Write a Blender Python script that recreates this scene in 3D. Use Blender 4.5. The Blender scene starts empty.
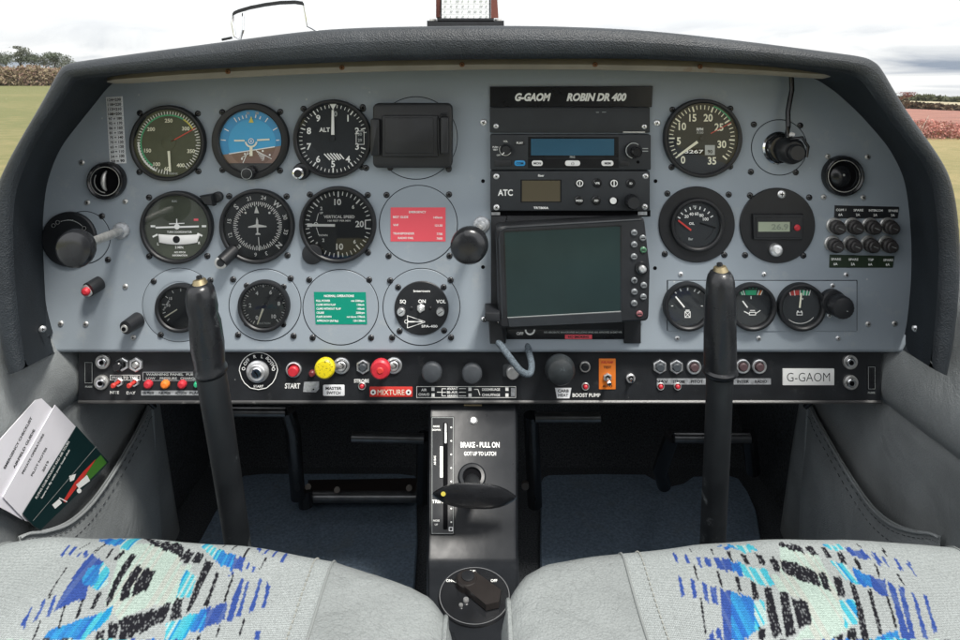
import bpy, bmesh, math, random
from math import sin, cos, pi, radians, sqrt, atan2, hypot
from mathutils import Vector, noise as mnoise
random.seed(7)
S = bpy.context.scene
C = S.collection
H = 1.75          # eye height above the grass
WORLD_STR = 0.75; SUN_STR = 2.0; EXPO = 1.15
F = 700.0         # focal length in photo pixels (960 wide); one pixel is one mm at the panel (0.70 m)

# ------------------------------------------------------------------ materials
MATS = {}
def mat(name, col, rough=0.5, metal=0.0, spec=0.5, var=0.0, vscale=40, bump=0.0, bscale=300, coat=0.0,
        emit=None, estr=0.0, kind='noise', wear=None, wscale=60, wamt=0.5, wlo=.60, roughvar=0.0, sheen=0.0, crease=0.0, cscale=70, wrinkle=0.0, wrs=16, specks=0.0, spcol=(.6, .62, .6), spscale=55):
    if name in MATS: return MATS[name]
    m = bpy.data.materials.new(name); m.use_nodes = True
    nt = m.node_tree; N = nt.nodes; Lk = nt.links
    b = N['Principled BSDF']
    b.inputs['Base Color'].default_value = (*col, 1); b.inputs['Roughness'].default_value = rough
    b.inputs['Metallic'].default_value = metal; b.inputs['Specular IOR Level'].default_value = spec
    b.inputs['Coat Weight'].default_value = coat; b.inputs['Coat Roughness'].default_value = 0.12
    b.inputs['Sheen Weight'].default_value = sheen
    if emit: b.inputs['Emission Color'].default_value = (*emit, 1); b.inputs['Emission Strength'].default_value = estr
    tc = N.new('ShaderNodeTexCoord')
    src = None
    if var > 0 or roughvar > 0:
        n = N.new('ShaderNodeTexNoise'); n.inputs['Scale'].default_value = vscale; n.inputs['Detail'].default_value = 6
        Lk.new(tc.outputs['Object'], n.inputs['Vector'])
        if var > 0:
            r = N.new('ShaderNodeMapRange'); r.inputs['From Min'].default_value = 0.3; r.inputs['From Max'].default_value = 0.7
            r.inputs['To Min'].default_value = 1 - var; r.inputs['To Max'].default_value = 1 + var
            Lk.new(n.outputs['Fac'], r.inputs['Value'])
            mx = N.new('ShaderNodeVectorMath'); mx.operation = 'SCALE'; mx.inputs[0].default_value = col
            Lk.new(r.outputs[0], mx.inputs['Scale']); src = mx.outputs[0]
        if roughvar > 0:
            r2 = N.new('ShaderNodeMapRange'); r2.inputs['From Min'].default_value = 0.3; r2.inputs['From Max'].default_value = 0.7
            r2.inputs['To Min'].default_value = max(0, rough - roughvar); r2.inputs['To Max'].default_value = min(1, rough + roughvar)
            Lk.new(n.outputs['Fac'], r2.inputs['Value']); Lk.new(r2.outputs[0], b.inputs['Roughness'])
    if wear:
        n = N.new('ShaderNodeTexNoise'); n.inputs['Scale'].default_value = wscale; n.inputs['Detail'].default_value = 9
        n.inputs['Roughness'].default_value = 0.7
        Lk.new(tc.outputs['Object'], n.inputs['Vector'])
        r = N.new('ShaderNodeMapRange'); r.inputs['From Min'].default_value = wlo; r.inputs['From Max'].default_value = wlo + .10
        r.inputs['To Max'].default_value = wamt
        Lk.new(n.outputs['Fac'], r.inputs['Value'])
        mi = N.new('ShaderNodeMix'); mi.data_type = 'RGBA'
        mi.inputs[6].default_value = (*col, 1); mi.inputs[7].default_value = (*wear, 1)
        if src: Lk.new(src, mi.inputs[6])
        Lk.new(r.outputs[0], mi.inputs[0]); src = mi.outputs[2]
    cre = None
    if crease > 0:   # fine cracks of worn leather: the edges of warped cells
        nn = N.new('ShaderNodeTexNoise'); nn.inputs['Scale'].default_value = cscale * .35; nn.inputs['Detail'].default_value = 4
        Lk.new(tc.outputs['Object'], nn.inputs['Vector'])
        mxv = N.new('ShaderNodeVectorMath'); mxv.operation = 'SCALE'; mxv.inputs['Scale'].default_value = 3.2 / cscale
        Lk.new(nn.outputs['Color'], mxv.inputs[0])
        adv = N.new('ShaderNodeVectorMath'); adv.operation = 'ADD'; Lk.new(tc.outputs['Object'], adv.inputs[0]); Lk.new(mxv.outputs[0], adv.inputs[1])
        vo = N.new('ShaderNodeTexVoronoi'); vo.feature = 'DISTANCE_TO_EDGE'; vo.inputs['Scale'].default_value = cscale; Lk.new(adv.outputs[0], vo.inputs['Vector'])
        cre = N.new('ShaderNodeMapRange'); cre.inputs['From Max'].default_value = .07; cre.inputs['To Min'].default_value = 1 - crease; cre.inputs['To Max'].default_value = 1
        Lk.new(vo.outputs['Distance'], cre.inputs['Value'])
        sv = N.new('ShaderNodeVectorMath'); sv.operation = 'SCALE'; sv.inputs[0].default_value = col
        if src: Lk.new(src, sv.inputs[0])
        Lk.new(cre.outputs[0], sv.inputs['Scale']); src = sv.outputs[0]
    if specks > 0:   # dust specks and tiny paint chips
        vo2 = N.new('ShaderNodeTexVoronoi'); vo2.inputs['Scale'].default_value = spscale; Lk.new(tc.outputs['Object'], vo2.inputs['Vector'])
        sm = N.new('ShaderNodeMapRange'); sm.inputs['From Min'].default_value = .06; sm.inputs['From Max'].default_value = .035; sm.inputs['To Max'].default_value = specks
        Lk.new(vo2.outputs['Distance'], sm.inputs['Value'])
        gate = N.new('ShaderNodeSeparateColor'); Lk.new(vo2.outputs['Color'], gate.inputs[0])
        gm = N.new('ShaderNodeMath'); gm.operation = 'GREATER_THAN'; gm.inputs[1].default_value = .55; Lk.new(gate.outputs[0], gm.inputs[0])
        ml = N.new('ShaderNodeMath'); ml.operation = 'MULTIPLY'; Lk.new(sm.outputs[0], ml.inputs[0]); Lk.new(gm.outputs[0], ml.inputs[1])
        mi2 = N.new('ShaderNodeMix'); mi2.data_type = 'RGBA'; mi2.inputs[6].default_value = (*col, 1); mi2.inputs[7].default_value = (*spcol, 1)
        if src: Lk.new(src, mi2.inputs[6])
        Lk.new(ml.outputs[0], mi2.inputs[0]); src = mi2.outputs[2]
    if src: Lk.new(src, b.inputs['Base Color'])
    wr = None
    if wrinkle > 0:
        wn = N.new('ShaderNodeTexNoise'); wn.inputs['Scale'].default_value = wrs; wn.inputs['Detail'].default_value = 5; wn.inputs['Distortion'].default_value = 1.2
        Lk.new(tc.outputs['Object'], wn.inputs['Vector'])
        wr = N.new('ShaderNodeBump'); wr.inputs['Strength'].default_value = wrinkle; wr.inputs['Distance'].default_value = .012; Lk.new(wn.outputs['Fac'], wr.inputs['Height'])
        Lk.new(wr.outputs[0], b.inputs['Normal'])
    if bump > 0:
        if kind == 'voronoi':
            n = N.new('ShaderNodeTexVoronoi'); n.inputs['Scale'].default_value = bscale; out = n.outputs['Distance']
            n2 = N.new('ShaderNodeTexNoise'); n2.inputs['Scale'].default_value = bscale * .25; n2.inputs['Detail'].default_value = 5
            ad = N.new('ShaderNodeMath'); ad.operation = 'ADD'
            Lk.new(tc.outputs['Object'], n.inputs['Vector']); Lk.new(tc.outputs['Object'], n2.inputs['Vector'])
            Lk.new(out, ad.inputs[0]); Lk.new(n2.outputs['Fac'], ad.inputs[1]); out = ad.outputs[0]
        else:
            n = N.new('ShaderNodeTexNoise'); n.inputs['Scale'].default_value = bscale; n.inputs['Detail'].default_value = 8
            Lk.new(tc.outputs['Object'], n.inputs['Vector']); out = n.outputs['Fac']
        bp = N.new('ShaderNodeBump'); bp.inputs['Strength'].default_value = bump; bp.inputs['Distance'].default_value = 0.0008
        Lk.new(out, bp.inputs['Height']); Lk.new(bp.outputs[0], b.inputs['Normal'])
        if wr: Lk.new(wr.outputs[0], bp.inputs['Normal'])
    MATS[name] = m
    return m

def glassmat(name, tint=(1, 1, 1), strength=1.0, rough=0.02):
    m = bpy.data.materials.new(name); m.use_nodes = True
    nt = m.node_tree; N = nt.nodes; Lk = nt.links
    for n in list(N):
        if n.type == 'BSDF_PRINCIPLED': N.remove(n)
    out = [n for n in N if n.type == 'OUTPUT_MATERIAL'][0]
    t = N.new('ShaderNodeBsdfTransparent'); t.inputs[0].default_value = (*tint, 1)
    g = N.new('ShaderNodeBsdfGlossy'); g.inputs['Roughness'].default_value = rough
    f = N.new('ShaderNodeFresnel'); f.inputs[0].default_value = 1.5
    mu = N.new('ShaderNodeMath'); mu.operation = 'MULTIPLY'; mu.inputs[1].default_value = strength
    mx = N.new('ShaderNodeMixShader')
    Lk.new(f.outputs[0], mu.inputs[0]); Lk.new(mu.outputs[0], mx.inputs[0]); Lk.new(t.outputs[0], mx.inputs[1])
    Lk.new(g.outputs[0], mx.inputs[2]); Lk.new(mx.outputs[0], out.inputs[0])
    MATS[name] = m; return m

PANEL = mat('panel_paint', (.295, .34, .38), .46, spec=.4, var=.07, vscale=7, bump=.12, bscale=900, wear=(.40, .42, .42), wscale=38, wamt=.35, wlo=.57, wrinkle=.05, wrs=5, specks=.7, spcol=(.52, .54, .53), spscale=48, roughvar=.05)
BEZ = mat('bezel_black', (.010, .011, .013), .42, var=.2, vscale=80, bump=.1, bscale=1500)
DIAL = mat('dial_black', (.013, .017, .021), .7, var=.15, vscale=60)
OLIVE = mat('dial_olive', (.050, .060, .040), .7, var=.2, vscale=60)
INK = mat('white_ink', (.90, .91, .88), .6)
DIM = mat('faded_ink', (.42, .45, .44), .6)
LUME = mat('lume_cream', (.88, .87, .70), .6)
BLACK = mat('black_plastic', (.014, .0155, .018), .45, var=.25, vscale=50, bump=.15, bscale=1200)
BLACKG = mat('black_gloss', (.014, .015, .017), .22, var=.2, vscale=50)
RUBBER = mat('black_rubber', (.012, .013, .015), .32, var=.3, vscale=30, bump=.25, bscale=400, wear=(.12, .13, .135), wscale=60, wamt=.55, wlo=.57, roughvar=.12)
RACK = mat('avionics_black', (.018, .022, .026), .55, var=.15, vscale=60, bump=.2, bscale=1600)
STRIP = mat('switch_panel_black', (.016, .018, .021), .5, var=.3, vscale=40, bump=.25, bscale=700, wear=(.10, .10, .10), wscale=45, wamt=.45, specks=.8, spcol=(.35, .35, .34), spscale=90)
STEEL = mat('steel', (.86, .87, .87), .35, metal=.85, var=.15, vscale=100, bump=.1, bscale=900)
CHROME = mat('chrome', (.88, .89, .90), .16, metal=1)
DULLSTEEL = mat('dull_steel', (.62, .62, .60), .45, metal=.8, var=.2, vscale=200)
SCREW = mat('black_screw', (.02, .021, .023), .25, metal=.0, spec=.7)
DARK = mat('hole_dark', (.004, .004, .005), .9, spec=.1)
RED = mat('red_plastic', (.55, .03, .045), .4, var=.15, vscale=120, bump=.2, bscale=500)
REDPAINT = mat('red_paint', (.62, .045, .035), .5, var=.1, vscale=80)
PINK = mat('red_placard_ink', (.82, .10, .13), .45)
GREENP = mat('green_placard_ink', (.0, .26, .17), .45)
GREEN = mat('green_mark', (.03, .42, .20), .5)
YELLOW = mat('yellow_mark', (.72, .62, .10), .5)
ORANGE = mat('orange_mark', (.85, .22, .03), .45, var=.1, vscale=90)
YKNOB = mat('yellow_knob_plastic', (.75, .62, .015), .4, wear=(.03, .03, .02), wscale=420, wamt=.95, wlo=.53, bump=.2, bscale=400)
BLUEP = mat('blue_plastic', (.03, .30, .62), .4)
SKYB = mat('horizon_blue', (.02, .30, .62), .5, var=.06, vscale=80)
SKYB2 = mat('horizon_blue_inner', (.03, .40, .74), .5)
BROWN = mat('horizon_brown', (.20, .115, .085), .6, var=.1, vscale=80)
BROWN2 = mat('horizon_brown_outer', (.27, .17, .135), .6)
WHITEP = mat('white_plastic', (.90, .90, .88), .45)
LABELW = mat('white_label', (.82, .84, .86), .5, var=.05, vscale=60)
LABELG = mat('silver_label', (.48, .50, .52), .4, metal=.4, var=.3, vscale=300)
LCDB = mat('lcd_blue', (.035, .11, .175), .25, var=.05, vscale=30, coat=.5)
LCDG = mat('lcd_olive', (.10, .085, .055), .3, coat=.4)
LCDL = mat('lcd_grey_green', (.36, .41, .30), .35)
SCREEN = mat('gps_screen', (.014, .028, .028), .35, spec=.3, var=.12, vscale=25, coat=.15)
CREAM = mat('cream_trim', (.30, .275, .225), .5, var=.15, vscale=25, wear=(.20, .10, .05), wscale=22, wamt=.5)
HOOD = mat('hood_leatherette', (.0155, .020, .0245), .5, spec=.45, var=.22, vscale=25, bump=.45, bscale=800, kind='voronoi', wear=(.08, .095, .10), wscale=14, wamt=.3, wrinkle=.12, wrs=22, specks=.4, spcol=(.25, .27, .27), spscale=60)
HOODIN = mat('hood_lining', (.016, .022, .028), .75, spec=.3, var=.2, vscale=25, bump=.6, bscale=700)
LEATHER = mat('grey_leather', (.25, .268, .272), .46, spec=.4, var=.16, vscale=16, bump=.4, bscale=750, kind='voronoi', wear=(.27, .30, .30), wscale=10, wamt=.45, roughvar=.1, crease=.06, cscale=220, wrinkle=.22, wrs=14)
LEATHERL = mat('pale_grey_leather', (.225, .243, .24), .46, spec=.4, var=.14, vscale=14, bump=.4, bscale=700, kind='voronoi', wear=(.36, .38, .35), wscale=9, wamt=.5, roughvar=.1, crease=.2, cscale=300, wrinkle=.45, wrs=14)
THREAD = mat('dark_thread', (.05, .055, .06), .8)
THREADL = mat('pale_thread', (.26, .265, .24), .8)
CARPET = mat('black_carpet', (.055, .060, .066), .95, spec=.1, var=.6, vscale=500, bump=1, bscale=900, wear=(.05, .05, .048), wscale=250, wamt=.6, sheen=.0)
MATC = mat('blue_carpet', (.15, .20, .26), .95, spec=.1, var=.25, vscale=300, bump=1, bscale=1500, wear=(.16, .19, .21), wscale=22, wamt=.45, wlo=.55)
CONS = mat('console_black', (.015, .017, .020), .36, spec=.35, var=.2, vscale=30, bump=.25, bscale=60, wear=(.06, .065, .07), wscale=40, wamt=.3, roughvar=.1)
PAPER = mat('white_paper', (.86, .85, .90), .6, var=.03, vscale=30)
COVER = mat('dark_green_cover', (.008, .028, .030), .3)
GRASSC = mat('leaf_green_print', (.06, .20, .03), .4)
CLEAR = glassmat('instrument_glass', strength=1.0)
WSC = glassmat('windscreen_glass', tint=(.985, .99, .985), strength=.35)

# ------------------------------------------------------------------ mesh builder
_txt = {}
def text_mesh(s, bold=0.0, shear=0.0):
    k = (s, bold, shear)
    if k in _txt: return _txt[k]
    cu = bpy.data.curves.new('t', 'FONT'); cu.body = s; cu.resolution_u = 3; cu.offset = bold; cu.shear = shear
    cu.align_x = 'CENTER'; cu.align_y = 'CENTER'; cu.space_line = 1
    ob = bpy.data.objects.new('t', cu); C.objects.link(ob)
    bpy.context.view_layer.update()
    dg = bpy.context.evaluated_depsgraph_get()
    me = bpy.data.meshes.new_from_object(ob.evaluated_get(dg))
    vs = [(v.co.x, v.co.y) for v in me.vertices]; fs = [tuple(p.vertices) for p in me.polygons]
    bpy.data.objects.remove(ob); bpy.data.curves.remove(cu); bpy.data.meshes.remove(me)
    if not vs: vs = [(0, 0)]
    x0 = min(v[0] for v in vs); x1 = max(v[0] for v in vs); y0 = min(v[1] for v in vs); y1 = max(v[1] for v in vs)
    _txt[k] = (vs, fs, x0, x1, y0, y1); return _txt[k]

class MB:
    """collects geometry authored in photo pixels (px, py) plus d = millimetres towards the viewer"""
    def __init__(s, ref=None, m=None):
        s.V = []; s.Fc = []; s.M = []; s.mats = []; s.cur = 0
        s.cx, s.cy, s.s = ref if ref else (0, 0, None)
        if m: s.use(m)
    def use(s, m):
        if m not in s.mats: s.mats.append(m)
        s.cur = s.mats.index(m); return s
    def v(s, x, y, d):
        if s.s is None: s.V.append((x, y, d))
        else: s.V.append(((x - s.cx) * s.s / 1000, -d / 1000, (s.cy - y) * s.s / 1000))
        return len(s.V) - 1
    def face(s, idx): s.Fc.append(tuple(idx)); s.M.append(s.cur)
    def poly(s, pts, d):
        s.face([s.v(x, y, d) for x, y in pts])
    def disc(s, x, y, r, d, n=48): s.poly([(x + r * sin(i * 2 * pi / n), y - r * cos(i * 2 * pi / n)) for i in range(n)], d)
    def arc(s, x, y, r0, r1, a0, a1, d, n=None):
        n = n or max(4, int(abs(a1 - a0) / 5)); ids = []
        for i in range(n + 1):
            a = radians(a0 + (a1 - a0) * i / n)
            ids.append((s.v(x + r0 * sin(a), y - r0 * cos(a), d), s.v(x + r1 * sin(a), y - r1 * cos(a), d)))
        for i in range(n): s.face((ids[i][0], ids[i + 1][0], ids[i + 1][1], ids[i][1]))
    def ring(s, x, y, r0, r1, d, n=48): s.arc(x, y, r0, r1, 0, 360, d, n)
    def tick(s, x, y, a, r0, r1, w, d, w1=None):
        a = radians(a); dx, dy = sin(a), -cos(a); nx, ny = -dy, dx; w1 = w if w1 is None else w1
        s.poly([(x + dx * r0 + nx * w / 2, y + dy * r0 + ny * w / 2), (x + dx * r1 + nx * w1 / 2, y + dy * r1 + ny * w1 / 2),
                (x + dx * r1 - nx * w1 / 2, y + dy * r1 - ny * w1 / 2), (x + dx * r0 - nx * w / 2, y + dy * r0 - ny * w / 2)], d)
    def line(s, x0, y0, x1, y1, w, d):
        L = hypot(x1 - x0, y1 - y0) or 1; nx, ny = -(y1 - y0) / L * w / 2, (x1 - x0) / L * w / 2
        s.poly([(x0 + nx, y0 + ny), (x1 + nx, y1 + ny), (x1 - nx, y1 - ny), (x0 - nx, y0 - ny)], d)
    def rect(s, x0, y0, x1, y1, d): s.poly([(x0, y0), (x1, y0), (x1, y1), (x0, y1)], d)
    def frame(s, x0, y0, x1, y1, w, d):
        s.rect(x0, y0, x1, y0 + w, d); s.rect(x0, y1 - w, x1, y1, d)
        s.rect(x0, y0 + w, x0 + w, y1 - w, d); s.rect(x1 - w, y0 + w, x1, y1 - w, d)
    def lathe(s, x, y, prof, n=40, cap=True, lobes=0, amp=0.0, tilt=(0, 0)):
        rows = []
        for k, (r, d) in enumerate(prof):
            row = []
            for i in range(n):
                a = i * 2 * pi / n; rr = r * (1 + (amp * cos(lobes * a) if lobes and r > 0 else 0))
                row.append(s.v(x + rr * sin(a) + tilt[0] * d, y - rr * cos(a) + tilt[1] * d, d))
            rows.append(row)
        for a, b in zip(rows, rows[1:]):
            for i in range(n): s.face((a[i], a[(i + 1) % n], b[(i + 1) % n], b[i]))
        if cap: s.face(rows[-1][::-1])
    def prism(s, pts, levels):
        """levels: (inset px, d); outline offset along its vertex normals, last one capped"""
        n = len(pts); A = sum(pts[i][0] * pts[(i + 1) % n][1] - pts[(i + 1) % n][0] * pts[i][1] for i in range(n)); sg = 1 if A > 0 else -1
        nr = []
        for i in range(n):
            (x0, y0), (x1, y1), (x2, y2) = pts[i - 1], pts[i], pts[(i + 1) % n]
            a = Vector((y1 - y0, -(x1 - x0))); b = Vector((y2 - y1, -(x2 - x1)))
            a.normalize(); b.normalize(); c = a + b
            if c.length < 1e-6: c = a
            c.normalize(); k = max(.35, c.dot(a)); nr.append((-c.x / k * sg, -c.y / k * sg))
        rows = [[s.v(x + nr[i][0] * ins, y + nr[i][1] * ins, d) for i, (x, y) in enumerate(pts)] for ins, d in levels]
        for a, b in zip(rows, rows[1:]):
            for i in range(n): s.face((a[i], a[(i + 1) % n], b[(i + 1) % n], b[i]))
        s.face(rows[-1][::-1])
    def rbox(s, x0, y0, x1, y1, rad, d0, d1, bev=.8):
        s.prism(rrect(x0, y0, x1, y1, rad), [(0, d0), (0, d1 - bev), (bev * .3, d1 - bev * .3), (bev, d1)])
    def text(s, t, x, y, h, d, w=None, rot=0, al='c', bold=.026, shear=0.0, m=None, cond=1.0):
        vs, fs, x0, x1, y0, y1 = text_mesh(t, bold, shear)
        if m: s.use(m)
        k = h / .70; kx = k * cond
        if w: kx = w / max(1e-6, x1 - x0)
        mx = (x0 + x1) / 2 if al == 'c' else (x0 if al == 'l' else x1)
        my = text_mesh('H', bold, 0); my = (my[4] + my[5]) / 2
        r = radians(rot); base = []
        for vx, vy in vs:
            a = (vx - mx) * kx; b = -(vy - my) * k
            base.append(s.v(x + a * cos(r) - b * sin(r), y + a * sin(r) + b * cos(r), d))
        for f in fs: s.face([base[i] for i in f])
    def tube(s, pts, r, n=12, cap=True):
        """pts are raw 3D tuples in the builder's own (px,py,d) or world frame; r in the frame's real metres"""
        P = []
        for p in pts:
            s.v(*p); P.append(Vector(s.V.pop()))
        rs = r if isinstance(r, (list, tuple)) else [r] * len(P)
        rows = []; up = Vector((.13, .31, .94))
        for i, p in enumerate(P):
            t = (P[min(i + 1, len(P) - 1)] - P[max(i - 1, 0)]).normalized()
            if abs(t.dot(up)) > .95: up = Vector((.9, .1, .2))
            a = t.cross(up).normalized(); b = t.cross(a); up = -(t.cross(a).cross(t)).cross(t) if False else up
            row = []
            for k in range(n):
                th = 2 * pi * k / n; q = p + (a * cos(th) + b * sin(th)) * rs[i]
                s.V.append(tuple(q)); row.append(len(s.V) - 1)
            rows.append(row)
        for a, b in zip(rows, rows[1:]):
            for k in range(n): s.face((a[k], a[(k + 1) % n], b[(k + 1) % n], b[k]))
        if cap: s.face(rows[0][::-1]); s.face(rows[-1])
    def build(s, name, parent=None, label=None, smooth=True, ang=32, recalc=True):
        me = bpy.data.meshes.new(name); me.from_pydata(s.V, [], s.Fc)
        for m in s.mats: me.materials.append(m)
        me.polygons.foreach_set('material_index', s.M)
        if recalc:
            bm = bmesh.new(); bm.from_mesh(me); bmesh.ops.recalc_face_normals(bm, faces=bm.faces); bm.to_mesh(me); bm.free()
        me.polygons.foreach_set('use_smooth', [smooth] * len(me.polygons))
        if smooth: me.set_sharp_from_angle(angle=radians(ang))
        o = bpy.data.objects.new(name, me); C.objects.link(o)
        if parent: o.parent = parent
        if label: o['label'] = label
        return o

def rrect(x0, y0, x1, y1, rad, n=5):
    out = []
    for cx, cy, a0 in ((x1 - rad, y0 + rad, 0), (x1 - rad, y1 - rad, 90), (x0 + rad, y1 - rad, 180), (x0 + rad, y0 + rad, 270)):
        for i in range(n + 1):
            a = radians(a0 + 90 * i / n); out.append((cx + rad * sin(a), cy - rad * cos(a)))
    return out
def clip(pts, a, b, c):
    """keep a*x+b*y+c>=0"""
    out = []
    for i in range(len(pts)):
        p, q = pts[i - 1], pts[i]; fp = a * p[0] + b * p[1] + c; fq = a * q[0] + b * q[1] + c
        if (fp >= 0) != (fq >= 0):
            t = fp / (fp - fq); out.append((p[0] + (q[0] - p[0]) * t, p[1] + (q[1] - p[1]) * t))
        if fq >= 0: out.append(q)
    return out
def circ(x, y, r, n=48): return [(x + r * sin(i * 2 * pi / n), y - r * cos(i * 2 * pi / n)) for i in range(n)]
def P(px, py, D): return Vector(((px - 480) / F * D, D, H + (80 - py) / F * D))
def onx(px, py, X):
    D = X * F / (px - 480); return P(px, py, D)
def tag(o, label, cat, group=None):
    o['label'] = label; o['category'] = cat
    if group: o['group'] = group
    return o
def empty(name, loc, label, cat, group=None):
    o = bpy.data.objects.new(name, None); C.objects.link(o); o.location = loc; o.empty_display_size = .02
    return tag(o, label, cat, group)
def thing(name, label, cat, px, py, df=4, D0=700, group=None):
    s = (D0 - df) / 700
    o = empty(name, ((px - 480) * s / 1000, D0 / 1000, H + (80 - py) * s / 1000), label, cat, group)
    return o, (px, py, s)
def single(name, label, cat, px, py, df=1, D0=700, group=None):
    """a thing that is one mesh: returns the builder and a finisher"""
    s = (D0 - df) / 700; b = MB((px, py, s))
    def fin(**k):
        o = b.build(name, None, **k); o.location = ((px - 480) * s / 1000, D0 / 1000, H + (80 - py) * s / 1000)
        return tag(o, label, cat, group)
    return b, fin
def struct(o):
    o['kind'] = 'structure'; return o

def screw(ref, x, y, parent, r=3.1, m=SCREW, d=0, name='screw', rot=None):
    b = MB(ref, m); rot = random.uniform(0, 90) if rot is None else rot
    b.lathe(x, y, [(r, d), (r, d + .5), (r * .86, d + 1.1), (r * .6, d + 1.5)], 16)
    b.use(DARK)
    for k in (0, 90):
        a = radians(rot + k); b.line(x - r * .5 * cos(a), y - r * .5 * sin(a), x + r * .5 * cos(a), y + r * .5 * sin(a), r * .22, d + 1.53 + k * .0003)
    return b.build(name, parent)
def corners(ref, cx, cy, o, parent, offs=None):
    for sx, sy in ((-1, -1), (1, -1), (-1, 1), (1, 1)):
        screw(ref, cx + sx * o + random.uniform(-.8, .8), cy + sy * o + random.uniform(-.8, .8), parent)
def smoothpts(P_, k=5):
    out = []
    for i in range(len(P_) - 1):
        p0, p1, p2, p3 = [Vector(P_[max(0, min(len(P_) - 1, j))]) for j in (i - 1, i, i + 1, i + 2)]
        for j in range(k):
            u = j / k; out.append(tuple(.5 * ((2 * p1) + (p2 - p0) * u + (2 * p0 - 5 * p1 + 4 * p2 - p3) * u * u + (3 * p1 - p0 - 3 * p2 + p3) * u ** 3)))
    out.append(P_[-1]); return out
# ------------------------------------------------------------------ instruments on the panel
G_INST = 'round instruments of the panel'
def gauge(name, label, cat, x, y, R, dialm=DIAL, rim=4, face_r=None, scr=29.5, h=6.5, group=G_INST, n=56):
    t, ref = thing(name, label, cat, x, y, h, group=group)
    b = MB(ref, BEZ); fr = face_r or R - rim
    b.lathe(x, y, [(R, 0), (R, h - 1.2), (R - .5, h - .3), (R - 1.3, h), (fr + 1.2, h - .2), (fr, h - 1.2), (fr, 1)], n, cap=False)
    b.build('bezel', t)
    b = MB(ref, dialm); b.disc(x, y, fr + .4, 1.2, n); b.build('dial', t)
    if scr: corners(ref, x, y, scr, t)
    return t, ref, fr
def glass(t, ref, x, y, r, d=4.6):
    b = MB(ref, CLEAR); b.disc(x, y, r, d, 48); b.build('glass', t)
def needle(t, ref, x, y, a, r0, r1, w, m=INK, d=3.0, tail=0, hub=2.2, w1=None, hubm=None):
    b = MB(ref, m); b.tick(x, y, a, r0, r1, w, d, w1)
    if tail: b.use(DIAL); b.tick(x, y, a + 180, 0, tail, w * .8, d)
    if hub: b.use(hubm or DIAL); b.lathe(x, y, [(hub, 1.3), (hub, d + .4), (hub * .6, d + .7)], 20)
    b.build('needle', t)

# airspeed indicator
x, y = 166.5, 143.3
t, ref, fr = gauge('airspeed_indicator', 'olive faced airspeed dial with green and yellow arc and red line, top left instrument', 'gauge', x, y, 38, OLIVE)
b = MB(ref, INK)
for i in range(62):
    a = 183 + i * (332 / 61)
    if a > 505: break
    b.tick(x, y, a, 28.3 if i % 2 else 27.3, 31.8, .85, 1.5)
b.use(INK); b.arc(x, y, 29.6, 31.4, 206, 272, 1.6)
b.use(GREEN); b.arc(x, y, 27.2, 28.7, 215, 392, 1.65)
b.use(YELLOW); b.arc(x, y, 27.2, 28.7, 32, 62, 1.65)
for s_, a, r in (('250', 0, 22.5), ('300', 50, 22.5), ('350', 110, 24), ('400', 152, 25.5), ('60', 184, 26), ('100', 209, 24.5), ('150', 250, 22.5), ('200', 308, 22.5)):
    b.text(s_, x + r * sin(radians(a)), y - r * cos(radians(a)), 3.7, 1.7, m=LUME)
b.text('KM/HR', x + 5, y + 31, 2, 1.7, m=DIM)
b.build('markings', t)
b = MB(ref, REDPAINT); b.tick(x, y, 61, 3, 31, 1.1, 2.2); b.build('red_line', t)
needle(t, ref, x, y, 176, 8, 29, 2.6, LUME, hub=0, w1=2.0)
b = MB(ref, OLIVE); b.lathe(x, y, [(7, 1.3), (7, 2.0), (6.6, 2.2)], 30); b.build('hub', t)
glass(t, ref, x, y, fr)

# attitude indicator
x, y = 249.5, 141.3
t, ref, fr = gauge('attitude_indicator', 'blue and brown artificial horizon in a black bezel', 'gauge', x, y, 38.5, DARK, face_r=31.5)
flat = y + 22.5
def below(k0): return clip(clip(circ(x, y, 31.5), 0, -1, flat), .155, 1, -(k0 + .155 * x))
full = clip(circ(x, y, 31.5), 0, -1, flat)
hz = y + 9.5
b = MB(ref, SKYB); b.poly(clip(full, -.155, -1, hz + .155 * x), 1.5)
b.use(SKYB2); b.poly(clip(circ(x + 1, y + 2, 24), -.155, -1, hz + .155 * x), 1.9); b.build('sky_card', t)
b = MB(ref, BROWN2); b.poly(clip(full, .155, 1, -(hz + .155 * x)), 1.5)
b.use(BROWN); b.poly(clip(clip(circ(x + 1, y + 2, 24), 0, -1, flat - .3), .155, 1, -(hz + .155 * x)), 1.9); b.build('ground_card', t)
b = MB(ref, INK)
b.line(x - 22, hz - .155 * -22, x + 24, hz - .155 * 24, 1.0, 2.3)
for a in (-84, -62, -34, -26, -18, -10, 10, 20, 34, 60, 84): b.tick(x, y + 2, a, 25.5, 30.5 if a in (-84, -62, 34, 60, -34) else 28.8, 1.0, 2.0)
for k in range(5): b.line(x + 6 + k * 1.2, y + 11 + k * 2.1, x + 14 - k * .2, y + 17.5 + k * .9 - 2, .5, 2.35)
b.line(x + 5, y + 9.5, x + 21, y + 18, .7, 2.4); b.line(x - 3, y + 11, x - 8, y + 22, .7, 2.4); b.line(x - 1, y + 12, x - 9.5, y + 17, .6, 2.4)
for q in ((-6, 13), (-9, 18), (12, 10), (19, 14)): b.disc(x + q[0], y + q[1], 1.0, 2.45, 12)
b.text('20', x - 3, y - 28, 2.6, 2.0, m=DIM); b.text('20', x + 6, y - 28, 2.6, 2.0, m=DIM)
b.build('markings', t)
b = MB(ref, LUME)
b.line(x - 16.5, y - .5, x - 6, y - .5, 1.7, 3.2); b.line(x + 6.5, y - 1, x + 19, y - 1.7, 1.7, 3.2)
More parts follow.
